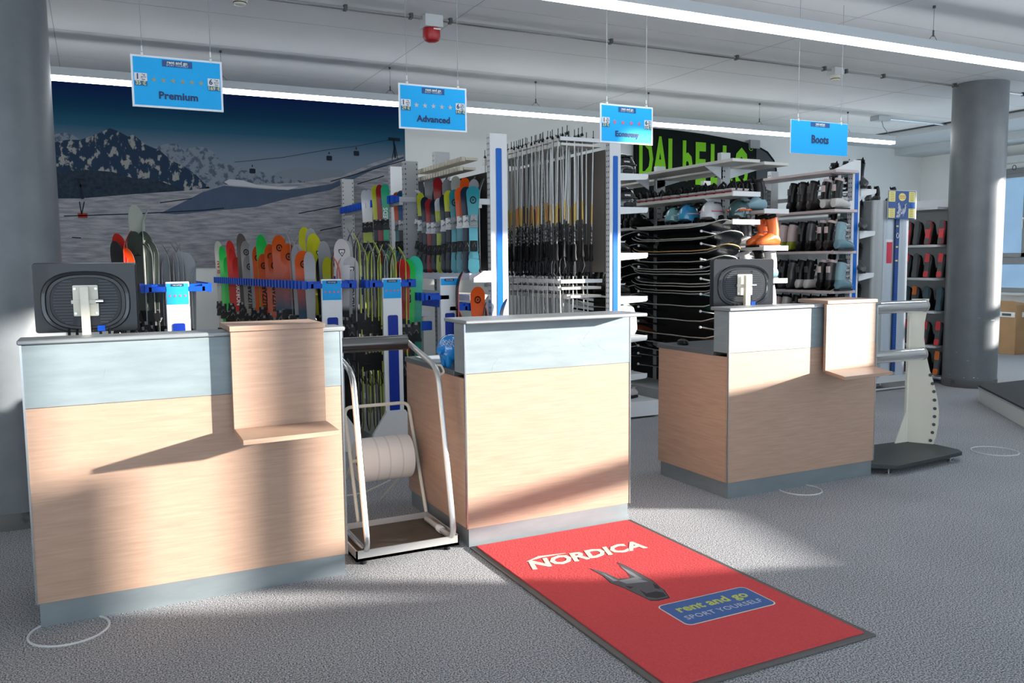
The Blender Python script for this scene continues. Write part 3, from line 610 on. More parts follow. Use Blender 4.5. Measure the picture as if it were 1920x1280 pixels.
bt.tube([(-.02,-.085,.03),(0,-.10,.06),(.02,-.085,.03)],.006,5,1).box(-.012,-.09,.1,.012,-.07,.125,1); bh.tube([(-.022,-.10,.05),(0,-.125,.12),(.022,-.10,.05)],.006,5,1)
bs_=mat('binding_silver',(.22,.22,.22),.4,.3)
BT=bt.mesh('binding_toe',[black,bs_]); BH=bh.mesh('binding_heel',[black,bs_])
def slotmat(o,ms):
    for i,m in enumerate(ms): o.material_slots[i].link='OBJECT'; o.material_slots[i].material=m
DK=(.012,.012,.014)
def col(n,*st): return gm('ski_'+n,st,'Z',.35,.12,lo=0,hi=1.75)
SM={'green':col('green',(0,DK),(.42,DK),(.45,(.02,.50,.07)),(1,(.02,.55,.08))),'red':col('red',(0,DK),(.38,DK),(.41,(.50,.015,.015)),(1,(.60,.03,.02))),
'brown':col('brown',(0,DK),(.5,(.06,.05,.045)),(1,(.12,.10,.09))),'grey':col('grey',(0,DK),(.42,DK),(.45,(.27,.25,.23)),(1,(.33,.31,.29))),
'orange':col('orange',(0,(.012,.05,.09)),(.6,(.012,.05,.10)),(.78,(.72,.09,.015)),(1,(.85,.13,.01))),'deep_orange':col('deep_orange',(0,DK),(.4,DK),(.43,(.75,.10,.01)),(1,(.78,.10,.012))),
'yellow':col('yellow',(0,DK),(.5,DK),(.53,(.70,.66,.02)),(1,(.72,.68,.03))),'black':col('black',(0,DK),(.8,DK),(1,(.05,.05,.05))),'white':col('white',(0,DK),(.60,DK),(.63,(.60,.57,.57)),(1,(.62,.58,.58))),
'dark_green':col('dark_green',(0,DK),(.3,(.04,.05,.045)),(1,(.055,.075,.06))),'pale':col('pale',(0,DK),(.3,(.45,.47,.42)),(1,(.50,.52,.45))),'lime':col('lime',(0,(.42,.50,.05)),(.5,(.5,.58,.06)),(1,(.55,.62,.10))),
'mint':col('mint',(0,(.01,.12,.10)),(.5,(.01,.25,.18)),(.75,(.03,.50,.30)),(1,(.06,.60,.42))),'steel':col('steel',(0,DK),(.4,(.30,.31,.32)),(1,(.42,.43,.44))),
'blue_grey':col('blue_grey',(0,(.2,.3,.36)),(.5,(.25,.36,.42)),(1,(.10,.16,.20))),'teal':gm('ski_teal',[(0,(.10,.42,.50)),(.35,(.10,.42,.50)),(.6,(.02,.24,.28)),(1,(.015,.22,.26))],'Z',.35,.12,lo=0,hi=.95),
'navy':gm('ski_navy',[(0,(.01,.02,.04)),(1,(.01,.025,.05))],'Z',.35,.12,lo=0,hi=1),'kid_orange':gm('ski_kid_orange',[(0,(.1,.3,.35)),(.5,(.75,.10,.01)),(.85,(.8,.12,.01)),(.9,(.7,.65,.5)),(1,(.6,.6,.5))],'Z',.35,.12,lo=0,hi=.95),
'kid_white':gm('ski_kid_white',[(0,(.5,.6,.05)),(.55,(.55,.62,.04)),(.62,(.7,.7,.68)),(1,(.72,.72,.70))],'Z',.35,.12,lo=0,hi=.95),'kid_yellow':gm('ski_kid_yellow',[(0,DK),(.5,DK),(.6,(.60,.62,.03)),(.93,(.55,.6,.03)),(1,(.05,.05,.03))],'Z',.35,.12,lo=0,hi=.95),
'kid_green':gm('ski_kid_green',[(0,(.02,.25,.12)),(.4,(.03,.42,.2)),(1,(.08,.68,.22))],'Z',.35,.12,lo=0,hi=.95),'kid_red':gm('ski_kid_red',[(0,(.4,.02,.02)),(1,(.75,.05,.02))],'Z',.35,.12,lo=0,hi=.95),'kid_blue':gm('ski_kid_blue',[(0,DK),(.5,(.02,.10,.25)),(.8,(.02,.16,.32)),(.9,(.6,.05,.05)),(1,(.02,.1,.2))],'Z',.35,.12,lo=0,hi=.95),
'coral':col('coral',(0,(.12,.14,.16)),(.55,(.12,.14,.16)),(.58,(.72,.16,.12)),(1,(.75,.12,.08)))}
mat('ski_lime_side',(.50,.60,.06),.4); mat('ski_coral_side',(.72,.10,.06),.4)
NAMES={k:k.replace('_',' ').replace('kid ','short ') for k in SM}
tb={}
def ski(p0,tipz,c,w,yaw,label,group,binding=True,bm=black,txt=None,zb=.12,tc=None,logo=False,tilt=0,sidem=None):
    L=round(max(.7,tipz-zb),2); me=ski_mesh(L,w); z=tipz-L
    o=link('ski',me,None,(p0[0],p0[1],z),yaw); o.rotation_euler=(tilt,0,yaw) if not tilt else (tilt,0,yaw); slotmat(o,[SM[c],black,sidem or M['ski_side']]); tag(o,label,'ski',group)
    if binding:
        h=L*.44; a=link('binding_toe',BT,o,(0,0,h+.15)); b=link('binding_heel',BH,o,(0,0,h-.19))
        if L<1.2:
            for q in(a,b): q.scale=(.85,.8,.62)
            a.location.z=h+.10; b.location.z=h-.14
        if bm is not black: slotmat(a,[bm])
    if txt:
        if (txt,tc) not in tb: tb[(txt,tc)]=text_mesh(txt,.062,M[tc or 'white_plastic'],RX@Matrix.Rotation(PI/2,4,'Z'),bold=.002)
        q=link('brand_lettering',tb[(txt,tc)],o,(0,-.0068,L-.17-.03-len(txt)*.026))
    if logo:
        if 'logo' not in tb: tb['logo']=MB().loft([[(r*math.cos(k*PI/10),-.001,1.2*r*math.sin(k*PI/10)) for k in range(20)] for r in(.028,.019)],caps=False).prism([(-.004,-.018),(.010,.004),(.002,.004),(.004,.018),(-.010,-.004),(-.002,-.004)],'Y',-.001,0).mesh('round_logo',[black]); tb['shield']=MB().prism([(-.026,.03),(.026,.03),(.026,.008),(0,-.035),(-.026,.008)],'Y',-.001,0).add([(-.019,-.002,.023),(.019,-.002,.023),(.019,-.002,.009),(0,-.002,-.025),(-.019,-.002,.009)],[(0,1,2,3,4)],1).prism([(-.010,.016),(0,-.014),(.010,.016),(.002,.004),(-.002,.004)],'Y',-.0028,-.0025,0).mesh('shield_logo',[black,plwhite])
        link('emblem',tb['shield' if c in('white','yellow') else 'logo'],o,(0,-.0135,L-.115)).rotation_euler=(math.radians(13),0,0)
    return o
def online(px,p,q):
    d=ray(px,600); # ground intersection of the sight line with segment p-q
    dx,dy=q[0]-p[0],q[1]-p[1]; det=d.x*(-dy)+d.y*dx; t=(p[0]*(-dy)+p[1]*dx)/det
    return (d.x*t,d.y*t)
def zat(px,py,xy):
    d=ray(px,py); t=(d.x*xy[0]+d.y*xy[1])/(d.x*d.x+d.y*d.y); return H+d.z*t
def row(specs,p,q,where,group,zb=.102):
    for i,sp in enumerate(sorted(specs,key=lambda s_:s_[0])):
        px,py,c,w,e=sp[:5]; k=sp[5] if len(sp)>5 else {}
        pp,qq=k.pop('line',(p,q)); xy=online(px,pp,qq); z=zat(px,py,xy)
        yaw={0:math.radians(-20),1:PI/2-.15,-1:-PI/2-.15}[e]
        if e: k.setdefault('sidem',{'lime':M['ski_lime_side'],'coral':M['ski_coral_side'],'red':M['ski_coral_side']}.get(c))
        ski(xy,z,c,w,yaw,'%s ski, %s from left %s'%(NAMES[c],ORD[i],where),group,zb=k.pop('zb',zb),**k)
R1=((1.66,6.95),(1.36,10.1))
row([(416,452,'pale',.09,0,dict(txt='ELAN',tc='bright_red')),(423,461,'green',.08,0),(432,482,'green',.09,0),(438,451,'red',.09,0),(441,466,'red',.08,0),(450,482,'red',.105,0,dict(txt='NORDICA')),
 (459,438,'brown',.10,0),(467,452,'grey',.105,0,dict(logo=True)),(472,479,'grey',.115,0,dict(txt='BLIZZARD',tc='black_plastic',logo=True)),(481,452,'steel',.09,0),(488,462,'deep_orange',.10,0,dict(logo=True)),(496,440,'green',.10,0),(499,476,'deep_orange',.11,0,dict(txt='BLIZZARD',tc='black_plastic',logo=True)),
 (512,458,'deep_orange',.11,0,dict(logo=True)),(518,475,'deep_orange',.10,0,dict(txt='BLIZZARD',tc='black_plastic',logo=True)),(529,441,'orange',.13,0,dict(logo=True)),(546,457,'orange',.135,0,dict(logo=True)),(562,458,'steel',.10,0),(573,470,'orange',.14,0,dict(logo=True)),(584,472,'steel',.09,0),
 (539,428,'steel',.09,1),(549,427,'steel',.09,-1),(555,444,'pale',.09,1),(563,446,'pale',.09,-1)],R1[0],R1[1],'in the rack behind the largest counter','skis on the left side of the orange ski rack')
row([(577,426,'yellow',.11,0),(589,428,'steel',.10,0),(593,438,'yellow',.12,0),(603,452,'yellow',.12,0,dict(logo=True)),(607,481,'black',.10,0,dict(txt='XX',tc='orange')),(612,452,'steel',.10,0),(618,482,'yellow',.09,0),(625,460,'red',.10,1),(633,478,'coral',.10,1),(640,480,'coral',.1,-1)],(1.86,7.0),(1.70,9.6),'behind the first white end panel','yellow and red skis above the end panels')
row([(645,448,'white',.125,0,dict(logo=True)),(652,450,'steel',.11,0),(661,481,'white',.125,0,dict(logo=True,txt='REACT',tc='black_plastic')),(668,434,'steel',.10,1),(677,435,'lime',.10,-1),(684,452,'steel',.1,1),(690,455,'lime',.1,-1),(697,454,'lime',.1,1),(703,450,'steel',.1,-1),(709,458,'lime',.1,1),(714,450,'lime',.11,-1),(721,462,'steel',.1,1),(727,460,'steel',.1,-1),(733,464,'lime',.1,1),(743,457,'lime',.11,-1),(749,468,'steel',.1,1),(761,462,'lime',.11,-1),
 (757,486,'red',.12,0),(767,486,'green',.12,0,dict(txt='ELAN',tc='black_plastic')),(780,480,'mint',.13,0,dict(logo=False))],(1.93,7.05),(2.42,7.0),'among lime skis between the end panels','lime edged skis between the end panels')
row([(655,430,'steel',.09,1),(666,428,'steel',.09,-1),(673,444,'steel',.09,1),(686,470,'lime',.1,1),(694,475,'steel',.1,-1),(706,476,'lime',.1,1),(718,478,'lime',.1,-1),(729,480,'steel',.1,1),(738,476,'lime',.1,-1)],(2.0,7.9),(2.6,7.9),'in the second line of lime skis','second line of lime edged skis')
row([(858,508,'coral',.10,1,dict(binding=False)),(896,537,'deep_orange',.12,0,dict(txt='BLIZZARD',tc='black_plastic',logo=True)),(905,555,'white',.09,1),(912,560,'coral',.09,-1),(940,560,'white',.09,1),(867,575,'coral',.09,-1)],(2.80,6.75),(3.15,6.75),'between the fourth end panel and tall post','skis left of the tall blue striped post')
R0=((.25,7.05),(.46,7.05))
row([(232,438,'red',.10,0),(240,432,'red',.09,1),(247,465,'deep_orange',.09,0),(227,452,'black',.09,0),(266,385,'pale',.11,0,dict(txt='HEAD',tc='black_plastic')),(277,387,'pale',.10,1),(263,434,'dark_green',.12,0),(281,434,'dark_green',.11,0),(274,455,'dark_green',.13,0,dict(txt='SALOMON',tc='black_plastic')),(290,450,'dark_green',.1,0),(293,445,'steel',.09,-1)],(.10,7.05),(.42,7.05),'in the dark group left of Premium rack','dark skis beside the monitor')
row([(303,480,'steel',.10,0),(309,466,'steel',.1,1),(317,474,'steel',.11,0),(324,458,'steel',.1,-1),(331,456,'steel',.1,1),(340,455,'steel',.1,-1),(336,472,'grey',.1,0),(347,471,'steel',.11,0),(356,473,'steel',.12,0),(349,454,'steel',.09,-1),(363,491,'blue_grey',.11,1)],(.52,7.15),(.82,7.0),'behind the leftmost white end panel','steel grey ski tips behind the leftmost end panel')
# ================= SKI RACKS WITH END PANELS =================
def end_rack(x,label,ztop=1.432,y1=9.6,stars=4,rails=((-.2,0),(.2,0)),zr=None,xshift=0,lab=.17):
    t=thing('ski_rack',label,'ski rack',(x,6.83,0),'white ski racks with blue striped end panels'); w=.083; zr=zr or 1.385
    obj('end_panel',MB().box(x-w,6.80,.16,x+w,6.83,ztop),white,t,bevel=.004)
    obj('label_card',MB().box(x-w+.006,6.797,ztop-lab,x+w-.006,6.80,ztop-.012),cyan,t,smooth=False)
    obj('label_logo',MB().box(x-.045,6.795,ztop-.035,x+.045,6.797,ztop-.014),navy,t,smooth=False)
    text('rent and go',.014,M['logo_cream'],t,(x,6.794,ztop-.024),name='logo_lettering')
    for k in range(stars): b=MB(); star(b,x+(k-1.5)*.035,ztop-.105,.0115,6.795); obj('star',b,star_r,t,smooth=False)
    obj('blue_insert',MB().prism(rrect(x-.044,.30,x+.044,1.12,.015),'Y',6.794,6.80),mat('insert_navy',(.003,.028,.30),.4,sp=.3),t,smooth=False)
    obj('upright',MB().box(x-.035,6.83,.05,x+.035,6.9,ztop-.02),lgrey,t)
    obj('upright',MB().box(x-.035+xshift,y1-.1,.05,x+.035+xshift,y1-.03,ztop-.02),lgrey,t)
    obj('foot',MB().prism([(x-.205,.0),(x+.205,.0),(x+.205,.12),(x+.083,.31),(x-.083,.31),(x-.205,.12)],'Y',6.76,6.80),white,t,bevel=.004,smooth=False)
    obj('base_tray',MB().box(x-.19,6.80,.02,x+.19,y1,.10),lgrey,t)
    for dx,dz in rails:
        r=MB(); s_=1 if dx>0 else -1; z=zr+dz
        n=int((y1-6.85)/.1)
        a=Vector((x+dx,6.80)); b=Vector((x+dx+xshift,y1)); 
        r.prism([(a.x-.022,a.y),(a.x+.022,a.y),(b.x+.022,b.y),(b.x-.022,b.y)],'Z',z-.028,z+.028)
        for k in range(n):
            c=a+(b-a)*(k+.5)/n; r.box(c.x+s_*.022,c.y-.03,z-.034,c.x+s_*.05,c.y+.03,z+.034)
        obj('blue_rail',r,blue,t,smooth=False)
        obj('rail_arm',MB().box(min(x,x+dx),6.83,z-.02,max(x,x+dx),6.86,z+.03).box(min(x,x+dx),6.80,z-.028,max(x,x+dx)-.0,6.83,z+.012),blue,t,bevel=.003)
    return t
end_rack(.563,'white ski rack nearest the left monitor, end panel with four red stars',y1=8.8)
end_rack(1.736,'ski rack behind the largest counter, end panel above its clip-on shelf',y1=10.4,xshift=-.26,rails=((-.17,0),(.17,0)))
end_rack(2.249,'ski rack whose panel and white foot show behind the padded bar',rails=((-.17,0),(.17,0)))
end_rack(2.767,'ski rack with plain blue label beside the middle counter',stars=0,lab=.07,y1=9.2,rails=((-.2,-.12),(.17,-.22)))
# low table top with kids ski rail between the third and fourth panel
kt=thing('low_ski_rail','low blue rail on a white shelf beside the fourth end panel','ski rail',(2.5,7.0,0),'low ski rails')
obj('white_shelf',MB().box(2.30,7.05,1.08,2.68,7.3,1.13),white,kt,bevel=.003)
obj('low_blue_rail',MB().box(2.30,7.0,.96,2.68,7.06,1.04),blue,kt,bevel=.005)
for x in(2.33,2.65): obj('support_leg',MB().box(x-.02,7.2,0,x+.02,7.28,1.08),lgrey,kt)
# ================= GONDOLAS =================
def holes(mb,x,y0,y1,z0,z1,step=.05,axis='X'):
    z=z0
    while z<z1:
        for y in(y0,y1):
            mb.add([(x,y-.006,z-.008),(x,y+.006,z-.008),(x,y+.006,z+.008),(x,y-.006,z+.008)] if axis=='X' else [(y-.006,x,z-.008),(y+.006,x,z-.008),(y+.006,x,z+.008),(y-.006,x,z+.008)],[(0,1,2,3)])
        z+=step
def gondola(name,label,x,w,y0,ys,ztop,stripe_=True,y1=9.6,cat='shelving',faceL=True,depth=.07,base=(.3,.3)):
    t=thing(name,label,cat,(x,y0,0))
    for i,y in enumerate(ys):
        u=obj('upright',MB().box(x-w/2,y,.05,x+w/2,y+depth,ztop),lgrey if i else white,t,bevel=.003)
        h=MB(); holes(h,x-w/2-.001,y+.02,y+depth-.02,.3,ztop-.03); obj('slot_holes',h,dgrey,u,off=Vector(t.location),smooth=False)
    if stripe_:
        sw=.028 if w>.15 else .026
        obj('blue_stripe',MB().prism(rrect(x-sw*1.0,.35,x+sw*1.0,ztop-.13,.012),'Y',y0-.006,y0),stripe,t,smooth=False)
    obj('base_deck',MB().box(x-base[0]-w/2,y0-.02,.02,x+base[1]+w/2,y1,.17),white,t,bevel=.004)
    return t
def bracket(t,x,s,y,z,L=.36,h=.09):
    """cantilever bracket reaching sideways"""
    return obj('shelf_bracket',MB().prism([(x,z),(x+s*L,z),(x+s*L,z-.035),(x+s*L*.95,z-.05),(x,z-h-.04)],'Y',y,y+.012),white,t,smooth=False)
# --- A: tall post left
gA=gondola('pole_and_ski_gondola','tall white gondola with the leftmost long blue stripe, children\'s skis on its left',3.27,.17,6.83,(6.83,8.17,9.6),2.69,y1=9.7,base=(.22,.05))
# --- G: rear posts near the mural
gG=thing('rear_ski_gondola','grey perforated uprights with blue rail standing in front of the mural','shelving',(2.9,8.17,0))
for y,z,x in((8.17,2.58,2.93),(10.35,2.60,2.88)):
    u=obj('upright',MB().box(x-.075,y,0,x+.075,y+.07,z),mat('upright_grey',(.40,.41,.41),.5),gG,bevel=.003)
    h=MB(); holes(h,x-.076,y+.02,y+.05,.3,z-.03); holes(h,y-.001,x-.06,x+.06,.3,z-.03,axis='Y'); obj('slot_holes',h,dgrey,u,off=Vector(gG.location),smooth=False)
def blue_rail(t,xa,ya,xb,yb,z,n):
    r=MB(); a=Vector((xa,ya)); b=Vector((xb,yb)); r.prism([(a.x-.02,a.y),(a.x+.02,a.y),(b.x+.02,b.y),(b.x-.02,b.y)],'Z',z-.03,z+.03)
    for k in range(n): c=a+(b-a)*(k+.5)/n; r.box(c.x-.045,c.y-.035,z-.038,c.x-.02,c.y+.035,z+.038)
    obj('blue_rail',r,blue,t,smooth=False)
    obj('rail_bar',MB().prism([(a.x+.02,a.y),(a.x+.06,a.y),(b.x+.06,b.y),(b.x+.02,b.y)],'Z',z-.06,z-.03),lgrey,t,smooth=False)
    for c in(a,b): obj('rail_arm',MB().box(c.x+.02,c.y-.01,z-.03,c.x+.2,c.y+.01,z+.02),lgrey,t)
blue_rail(gG,2.77,8.15,2.77,10.2,2.20,20)
blue_rail(gA,3.05,6.85,3.05,8.95,2.095,20)
obj('ski_shelf',MB().box(2.98,6.85,1.40,3.19,9.6,1.46),white,gA,bevel=.003)
obj('ski_shelf',MB().box(2.98,6.85,1.22,3.19,9.6,1.27),lgrey,gA,bevel=.003)
obj('ski_shelf',MB().box(2.70,8.25,1.36,2.9,10.3,1.42),lgrey,gG,bevel=.003)
obj('gap_shade_panel',MB().box(3.205,6.95,1.48,3.215,9.5,2.36),mat('gap_shade_dark',(.035,.033,.032),.6,sp=.2),gA,smooth=False)  # added dark sheet standing in for shade behind the short skis
obj('shelf_end_bracket',MB().prism([(3.19,1.48),(3.10,1.48),(3.0,1.42),(3.0,1.38),(3.19,1.38)],'Y',6.80,6.83),white,gA,smooth=False)
def comb(t,x0,x1,y0,y1,z,teeth=14,m=None):
    mb=MB(); mb.box(x0+.02,y0,z-.012,x1,y1,z+.012); dy=(y1-y0)/teeth
    for k in range(teeth): mb.box(x0-.012,y0+dy*(k+.18),z-.02,x0+.02,y0+dy*(k+.82),z+.02)
    return obj('pole_comb',mb,m or mat('comb_white',(.66,.65,.62),.5),t,smooth=False)
comb(gA,3.05,3.19,7.1,8.4,2.49,18,mat('comb_cream',(.62,.58,.47),.5)); comb(gA,3.05,3.19,7.15,8.4,2.41,18,M['comb_cream'])
kid=[(690,357,'kid_white',.075),(698,356,'kid_white',.075),(711,348,'kid_yellow',.09),(718,347,'kid_red',.075),(728,346,'kid_green',.08,dict(txt='REDS'))]
row([(a,b,c,w,0,dict(k[0],zb=1.42) if k else dict(zb=1.42)) for a,b,c,w,*k in kid],(2.72,8.2),(2.72,10.2),'on the upper rail by the mural','short skis on the rear upper rail',zb=1.42)
kd=[(750,360,'kid_orange',.085),(757,358,'kid_blue',.08),(766,352,'kid_blue',.09),(776,355,'teal',.09),(786,357,'kid_white',.09),(793,362,'kid_yellow',.07),(801,370,'navy',.08),(809,374,'kid_red',.08),(818,375,'navy',.08),(827,372,'kid_white',.08),(836,366,'navy',.08),(845,358,'kid_yellow',.085),(856,356,'teal',.095),(866,352,'kid_orange',.09),(877,351,'navy',.095),(890,350,'teal',.11)]
row([(a,b,c,w,0,dict(bm=plwhite if i%3 else grey,logo=(c=='teal'))) for i,(a,b,c,w) in enumerate(kd)],(3.00,6.9),(3.00,9.1),'on the high blue rail by tall post','short skis on the high blue rail',zb=1.46)
rk=[(792+i*8.3,337-(i%3)*3,['steel','teal','steel','coral','kid_red','red','steel','steel','pale','red','deep_orange','green','steel','steel'][i],.085) for i in range(14)]
row([(a,b,c,w,1 if i%2 else 0,dict(binding=False)) for i,(a,b,c,w) in enumerate(rk)],(3.12,7.2),(3.12,8.6),'in the rear line above the rail','rear line of skis above the high rail',zb=1.46)
# --- B: pole and helmet gondola
gB=gondola('pole_gondola','tall white gondola with ski poles hanging on its left and helmets right',4.50,.125,6.83,(6.83,8.1,9.4),2.68,y1=9.6,base=(.42,.46))
for z in(2.735-.03,2.655): comb(gB,3.97,4.43,6.97,8.7,z,16)
for z in(1.37,1.30,1.22): comb(gB,3.97+(0 if z>1.25 else .1),4.43,6.97,8.7,z,16)
for z in(2.73,1.395):
    obj('comb_arm',MB().box(3.97,6.95,z-.045,4.43,6.965,z-.01),white,gB); 
pole=None
def pole_mesh():
    sh_=MB()
    sh_.tube([(0,0,0),(0,0,-.62)],.0065,6,0); sh_.tube([(0,0,-.62),(0,0,-.80)],.0078,6,1); sh_.tube([(0,0,-.80),(0,0,-1.02)],.0082,6,2)
    return sh_
pm=[mat('pole_white',(.55,.56,.56),.3,.3),mat('pole_gold',(.62,.42,.10),.4),mat('pole_pattern',(.5,.5,.5),.4,noise=(.01,.01,.01),ns=70,sc=(1,1,.6),p0=.54,p1=.58)]
POLE=pole_mesh().mesh('ski_pole',pm)
GRIP=MB().loft([[(r*math.cos(k*PI/4),r*1.2*math.sin(k*PI/4),z) for k in range(8)] for r,z in((.012,-1.0),(.015,-1.03),(.013,-1.08),(.017,-1.13),(.02,-1.15),(.012,-1.165))]).mesh('pole_grip',[rubber])
STRAP=MB().tube([(0,0,-1.13),(.03,0,-1.19),(.035,0,-1.27),(.005,0,-1.31),(-.02,0,-1.24),(0,0,-1.14)],.006,4).mesh('wrist_strap',[mat('strap_black',(.03,.03,.035),.8)])
BASK=MB().lathe([(.006,.016),(.015,-.003),(.016,-.008),(.006,-.016)],(0,0,0),10).tube([(0,0,.0),(0,0,.075)],.004,5).mesh('pole_basket',[black])
altp=[pm,[pm[0],mat('pole_orange',(.60,.22,.08),.4),pm[2]],[mat('pole_grey',(.30,.31,.32),.35,.3),mat('pole_navy',(.02,.04,.14),.4),pm[2]],[pm[0],pm[0],mat('pole_black',(.02,.02,.02),.4)]]
def place_pole(x,y,z,k,label,grp):
    o=link('ski_pole',POLE,None,(x,y,z)); o.rotation_euler=(random.uniform(-.03,.03),random.uniform(-.035,.035),random.uniform(0,6.2)); slotmat(o,altp[k]); tag(o,label,'ski pole',grp)
    link('pole_grip',GRIP,o); link('wrist_strap',STRAP,o); link('pole_basket',BASK,o)
for i in range(19):
    for j,x in enumerate((3.965,4.06,4.15,4.24,4.33)):
        if (i,j) in((2,1),(7,2),(11,0)): continue
        front=i<4
        place_pole(x+random.uniform(-.015,.015),6.99+i*.09+random.uniform(-.015,.015),2.755 if j%2 else 2.72,(3 if i%2 else 0) if front else ([0,1,0,2][(i+j)%4]),'upside down ski pole, %s from front in the %s file of the upper comb'%(ORD[i],ORD[j]),'ski poles on the upper comb')
for i in range(15):
    for j,x in enumerate((3.98,4.14,4.30)):
        place_pole(x+random.uniform(-.015,.015),7.0+i*.11,1.43,[3,1,0][(i+j)%3],'short ski pole, %s from front in the %s file of the lower comb'%(ORD[i],ORD[j]),'ski poles on the lower comb')
obj('gap_shade_panel',MB().box(4.455,6.95,1.45,4.47,9.5,2.62),mat('gap_shade_taupe',(.16,.145,.13),.6),gB,smooth=False)  # added sheet, its brown stands in for shade behind the poles
# B right shelves and helmets
zs=(2.392,2.073,1.633,1.21,.824,.446)
for z in zs:
    bracket(gB,4.56,1,6.83,z,.32,.03); obj('side_shelf',MB().box(4.565,6.845,z-.012,4.86,9.5,z),lgrey,gB,smooth=False)
def helmet(p,r,m,label,m2=black,word=None,yaw=0,strap=None):
    t=thing('ski_helmet',label,'helmet',p,'ski helmets on the shelves',yaw)
    n=24; rings=[]
    for i in range(11):
        a=PI/2*(1-i/10); rings.append([(r*1.12*math.cos(a)*math.cos(2*PI*k/n),r*.9*math.cos(a)*math.sin(2*PI*k/n)*(1),r*.42+r*1.2*math.sin(a)) for k in range(n)])
    rings[0]=[(q[0]*0+.002*math.cos(k),q[1]*0+.002*math.sin(k),q[2]) for k,q in enumerate(rings[0])]
    rings+=[[(q[0]*.98,q[1]*.98,r*.22-(.10*r if abs(math.sin(2*PI*k/n))>.5 else -.05*r)) for k,q in enumerate(rings[-1])]]
    link('helmet_shell',MB().loft(rings).mesh('helmet_shell',[m]),t)
    for s_ in(-1,1): link('ear_pad',ell((0,s_*r*.80,r*.20),(r*.5,r*.14,r*.3),16,8).mesh('ear_pad',[m2]),t)
    v=MB()
    for u in(-.35,0,.35): v.box(r*u-.018,-r*.5-.02,r*1.35,r*u+.018,-r*.5+.01,r*1.44)
    link('vents',v.mesh('vents',[black]),t)
    g=MB().tube([(r*1.14*math.cos(a),r*.93*math.sin(a),r*.72) for a in [math.radians(-150+30*k) for k in range(11)]],.008,6); link('goggle_band',g.mesh('goggle_band',[strap or m2]),t)
    if word: 
        o=link('lettering',text_mesh(word,.035,plwhite,RX,bold=.0008),t); o.location=(-.02,-r*.86,r*.95); o.rotation_euler=(-.4,0,0)
    return t
hb=mat('helmet_black',(.012,.014,.017),.18,coat=.7)
helmet((4.68,6.98,2.392),.125,hb,'glossy black helmet on the topmost shelf right of pole gondola',word='uvex')
helmet((4.69,6.98,2.073),.125,hb,'glossy black helmet on the second shelf right of pole gondola',word='uvex')
helmet((4.70,7.35,2.073),.115,hb,'black helmet behind the other one on the second shelf')
hc=[((1264,5.64),mat('helmet_teal',(.16,.36,.38),.2,coat=.6),'teal grey helmet, leftmost of the four coloured helmets',.105,lgrey),((1291,5.66),mat('helmet_blue',(.01,.16,.50),.2,coat=.7,noise=(.05,.35,.55),ns=8),'bright blue patterned helmet among the four coloured helmets',.118,lgrey),
 ((1335,5.66),mat('helmet_white',(.62,.64,.66),.2,coat=.6),'white helmet with pink band among the four coloured helmets',.125,mat('pink',(.72,.25,.35),.5)),((1386,5.76),mat('helmet_dark_green',(.03,.075,.08),.15,coat=.8),'dark green helmet with orange band, rightmost of the coloured helmets',.122,orange)]
for (px,x),m,l,r,s_ in hc:
    p=onX(px,395,x); helmet((x,p.y,1.955),r,m,l,strap=s_,yaw=.4)
# bags and boots low on B
bgm=mat('quilt_white',(.6,.61,.6),.6,noise=(.35,.36,.36),ns=25,bump=.6)
solo('quilted_bag',MB().loft([[(4.70+dx*s_,7.02+dy*s_,.825+z) for dx,dy in((-.09,-.12),(.09,-.12),(.11,0),(.09,.12),(-.09,.12),(-.11,0))] for s_,z in((.9,0),(1.1,.06),(1.05,.18),(.85,.27),(.5,.31))]),bgm,'white quilted bag on a low shelf right of the middle counter','bag',loc=(4.76,7,.825))
# --- D: snowboard gondola
gD=gondola('snowboard_gondola','white gondola stacked with snowboards on rods, helmets above','x' and 5.84,.09,6.83,(6.83,8.1,9.4),2.62,stripe_=False,y1=9.6,base=(.26,.26)) if False else thing('snowboard_gondola','white gondola with snowboards on rods below four coloured helmets','shelving',(5.84,6.83,0))
for y,xx in((6.83,5.84),(8.1,5.99-.02),(9.4,6.0)):
    u=obj('upright',MB().box(xx-.06,y,.02,xx+.06,y+.06,2.645),lgrey,gD,bevel=.003)
    h=MB(); holes(h,y-.001,xx-.04,xx-.015,.3,2.55,.06,axis='Y'); obj('slot_holes',h,black,u,off=Vector(gD.location),smooth=False)
shm=mat('shelf_cream',(.62,.61,.57),.45)
for z in(2.53,2.205,1.935):
    obj('shelf',MB().box(5.555,6.4,z-.03,5.90,9.5,z),shm,gD,bevel=.002,smooth=False)
    for y in(6.83,8.1): obj('shelf_bracket',MB().prism([(5.57,z-.03),(5.8,z-.03),(5.8,z-.16)],'Y',y,y+.01),white,gD,smooth=False)
for z in(2.515,2.045,1.68,1.355,1.0):
    obj('shelf',MB().box(5.955,6.4,z-.03,6.275,9.5,z),shm,gD,bevel=.002,smooth=False)
    for y in(6.83,8.1): obj('shelf_bracket',MB().prism([(6.26,z-.03),(5.9,z-.03),(5.9,z-.13)],'Y',y,y+.01),white,gD,smooth=False)
for x0,x1,z in((5.555,5.90,2.205),(5.555,5.90,1.935),(5.955,6.275,2.045),(5.955,6.275,1.68),(5.955,6.275,1.355)):
    obj('white_edge_strip',MB().box(x0,6.385,z-.035,x1,6.40,z+.012),plwhite,gD,smooth=False)
obj('base_deck',MB().box(5.45,6.6,.02,6.25,9.5,.16),white,gD,bevel=.004)
rz_=(1.843,1.72,1.568,1.491,1.374,1.22,1.049,.889,.71,.615,.531,.411)
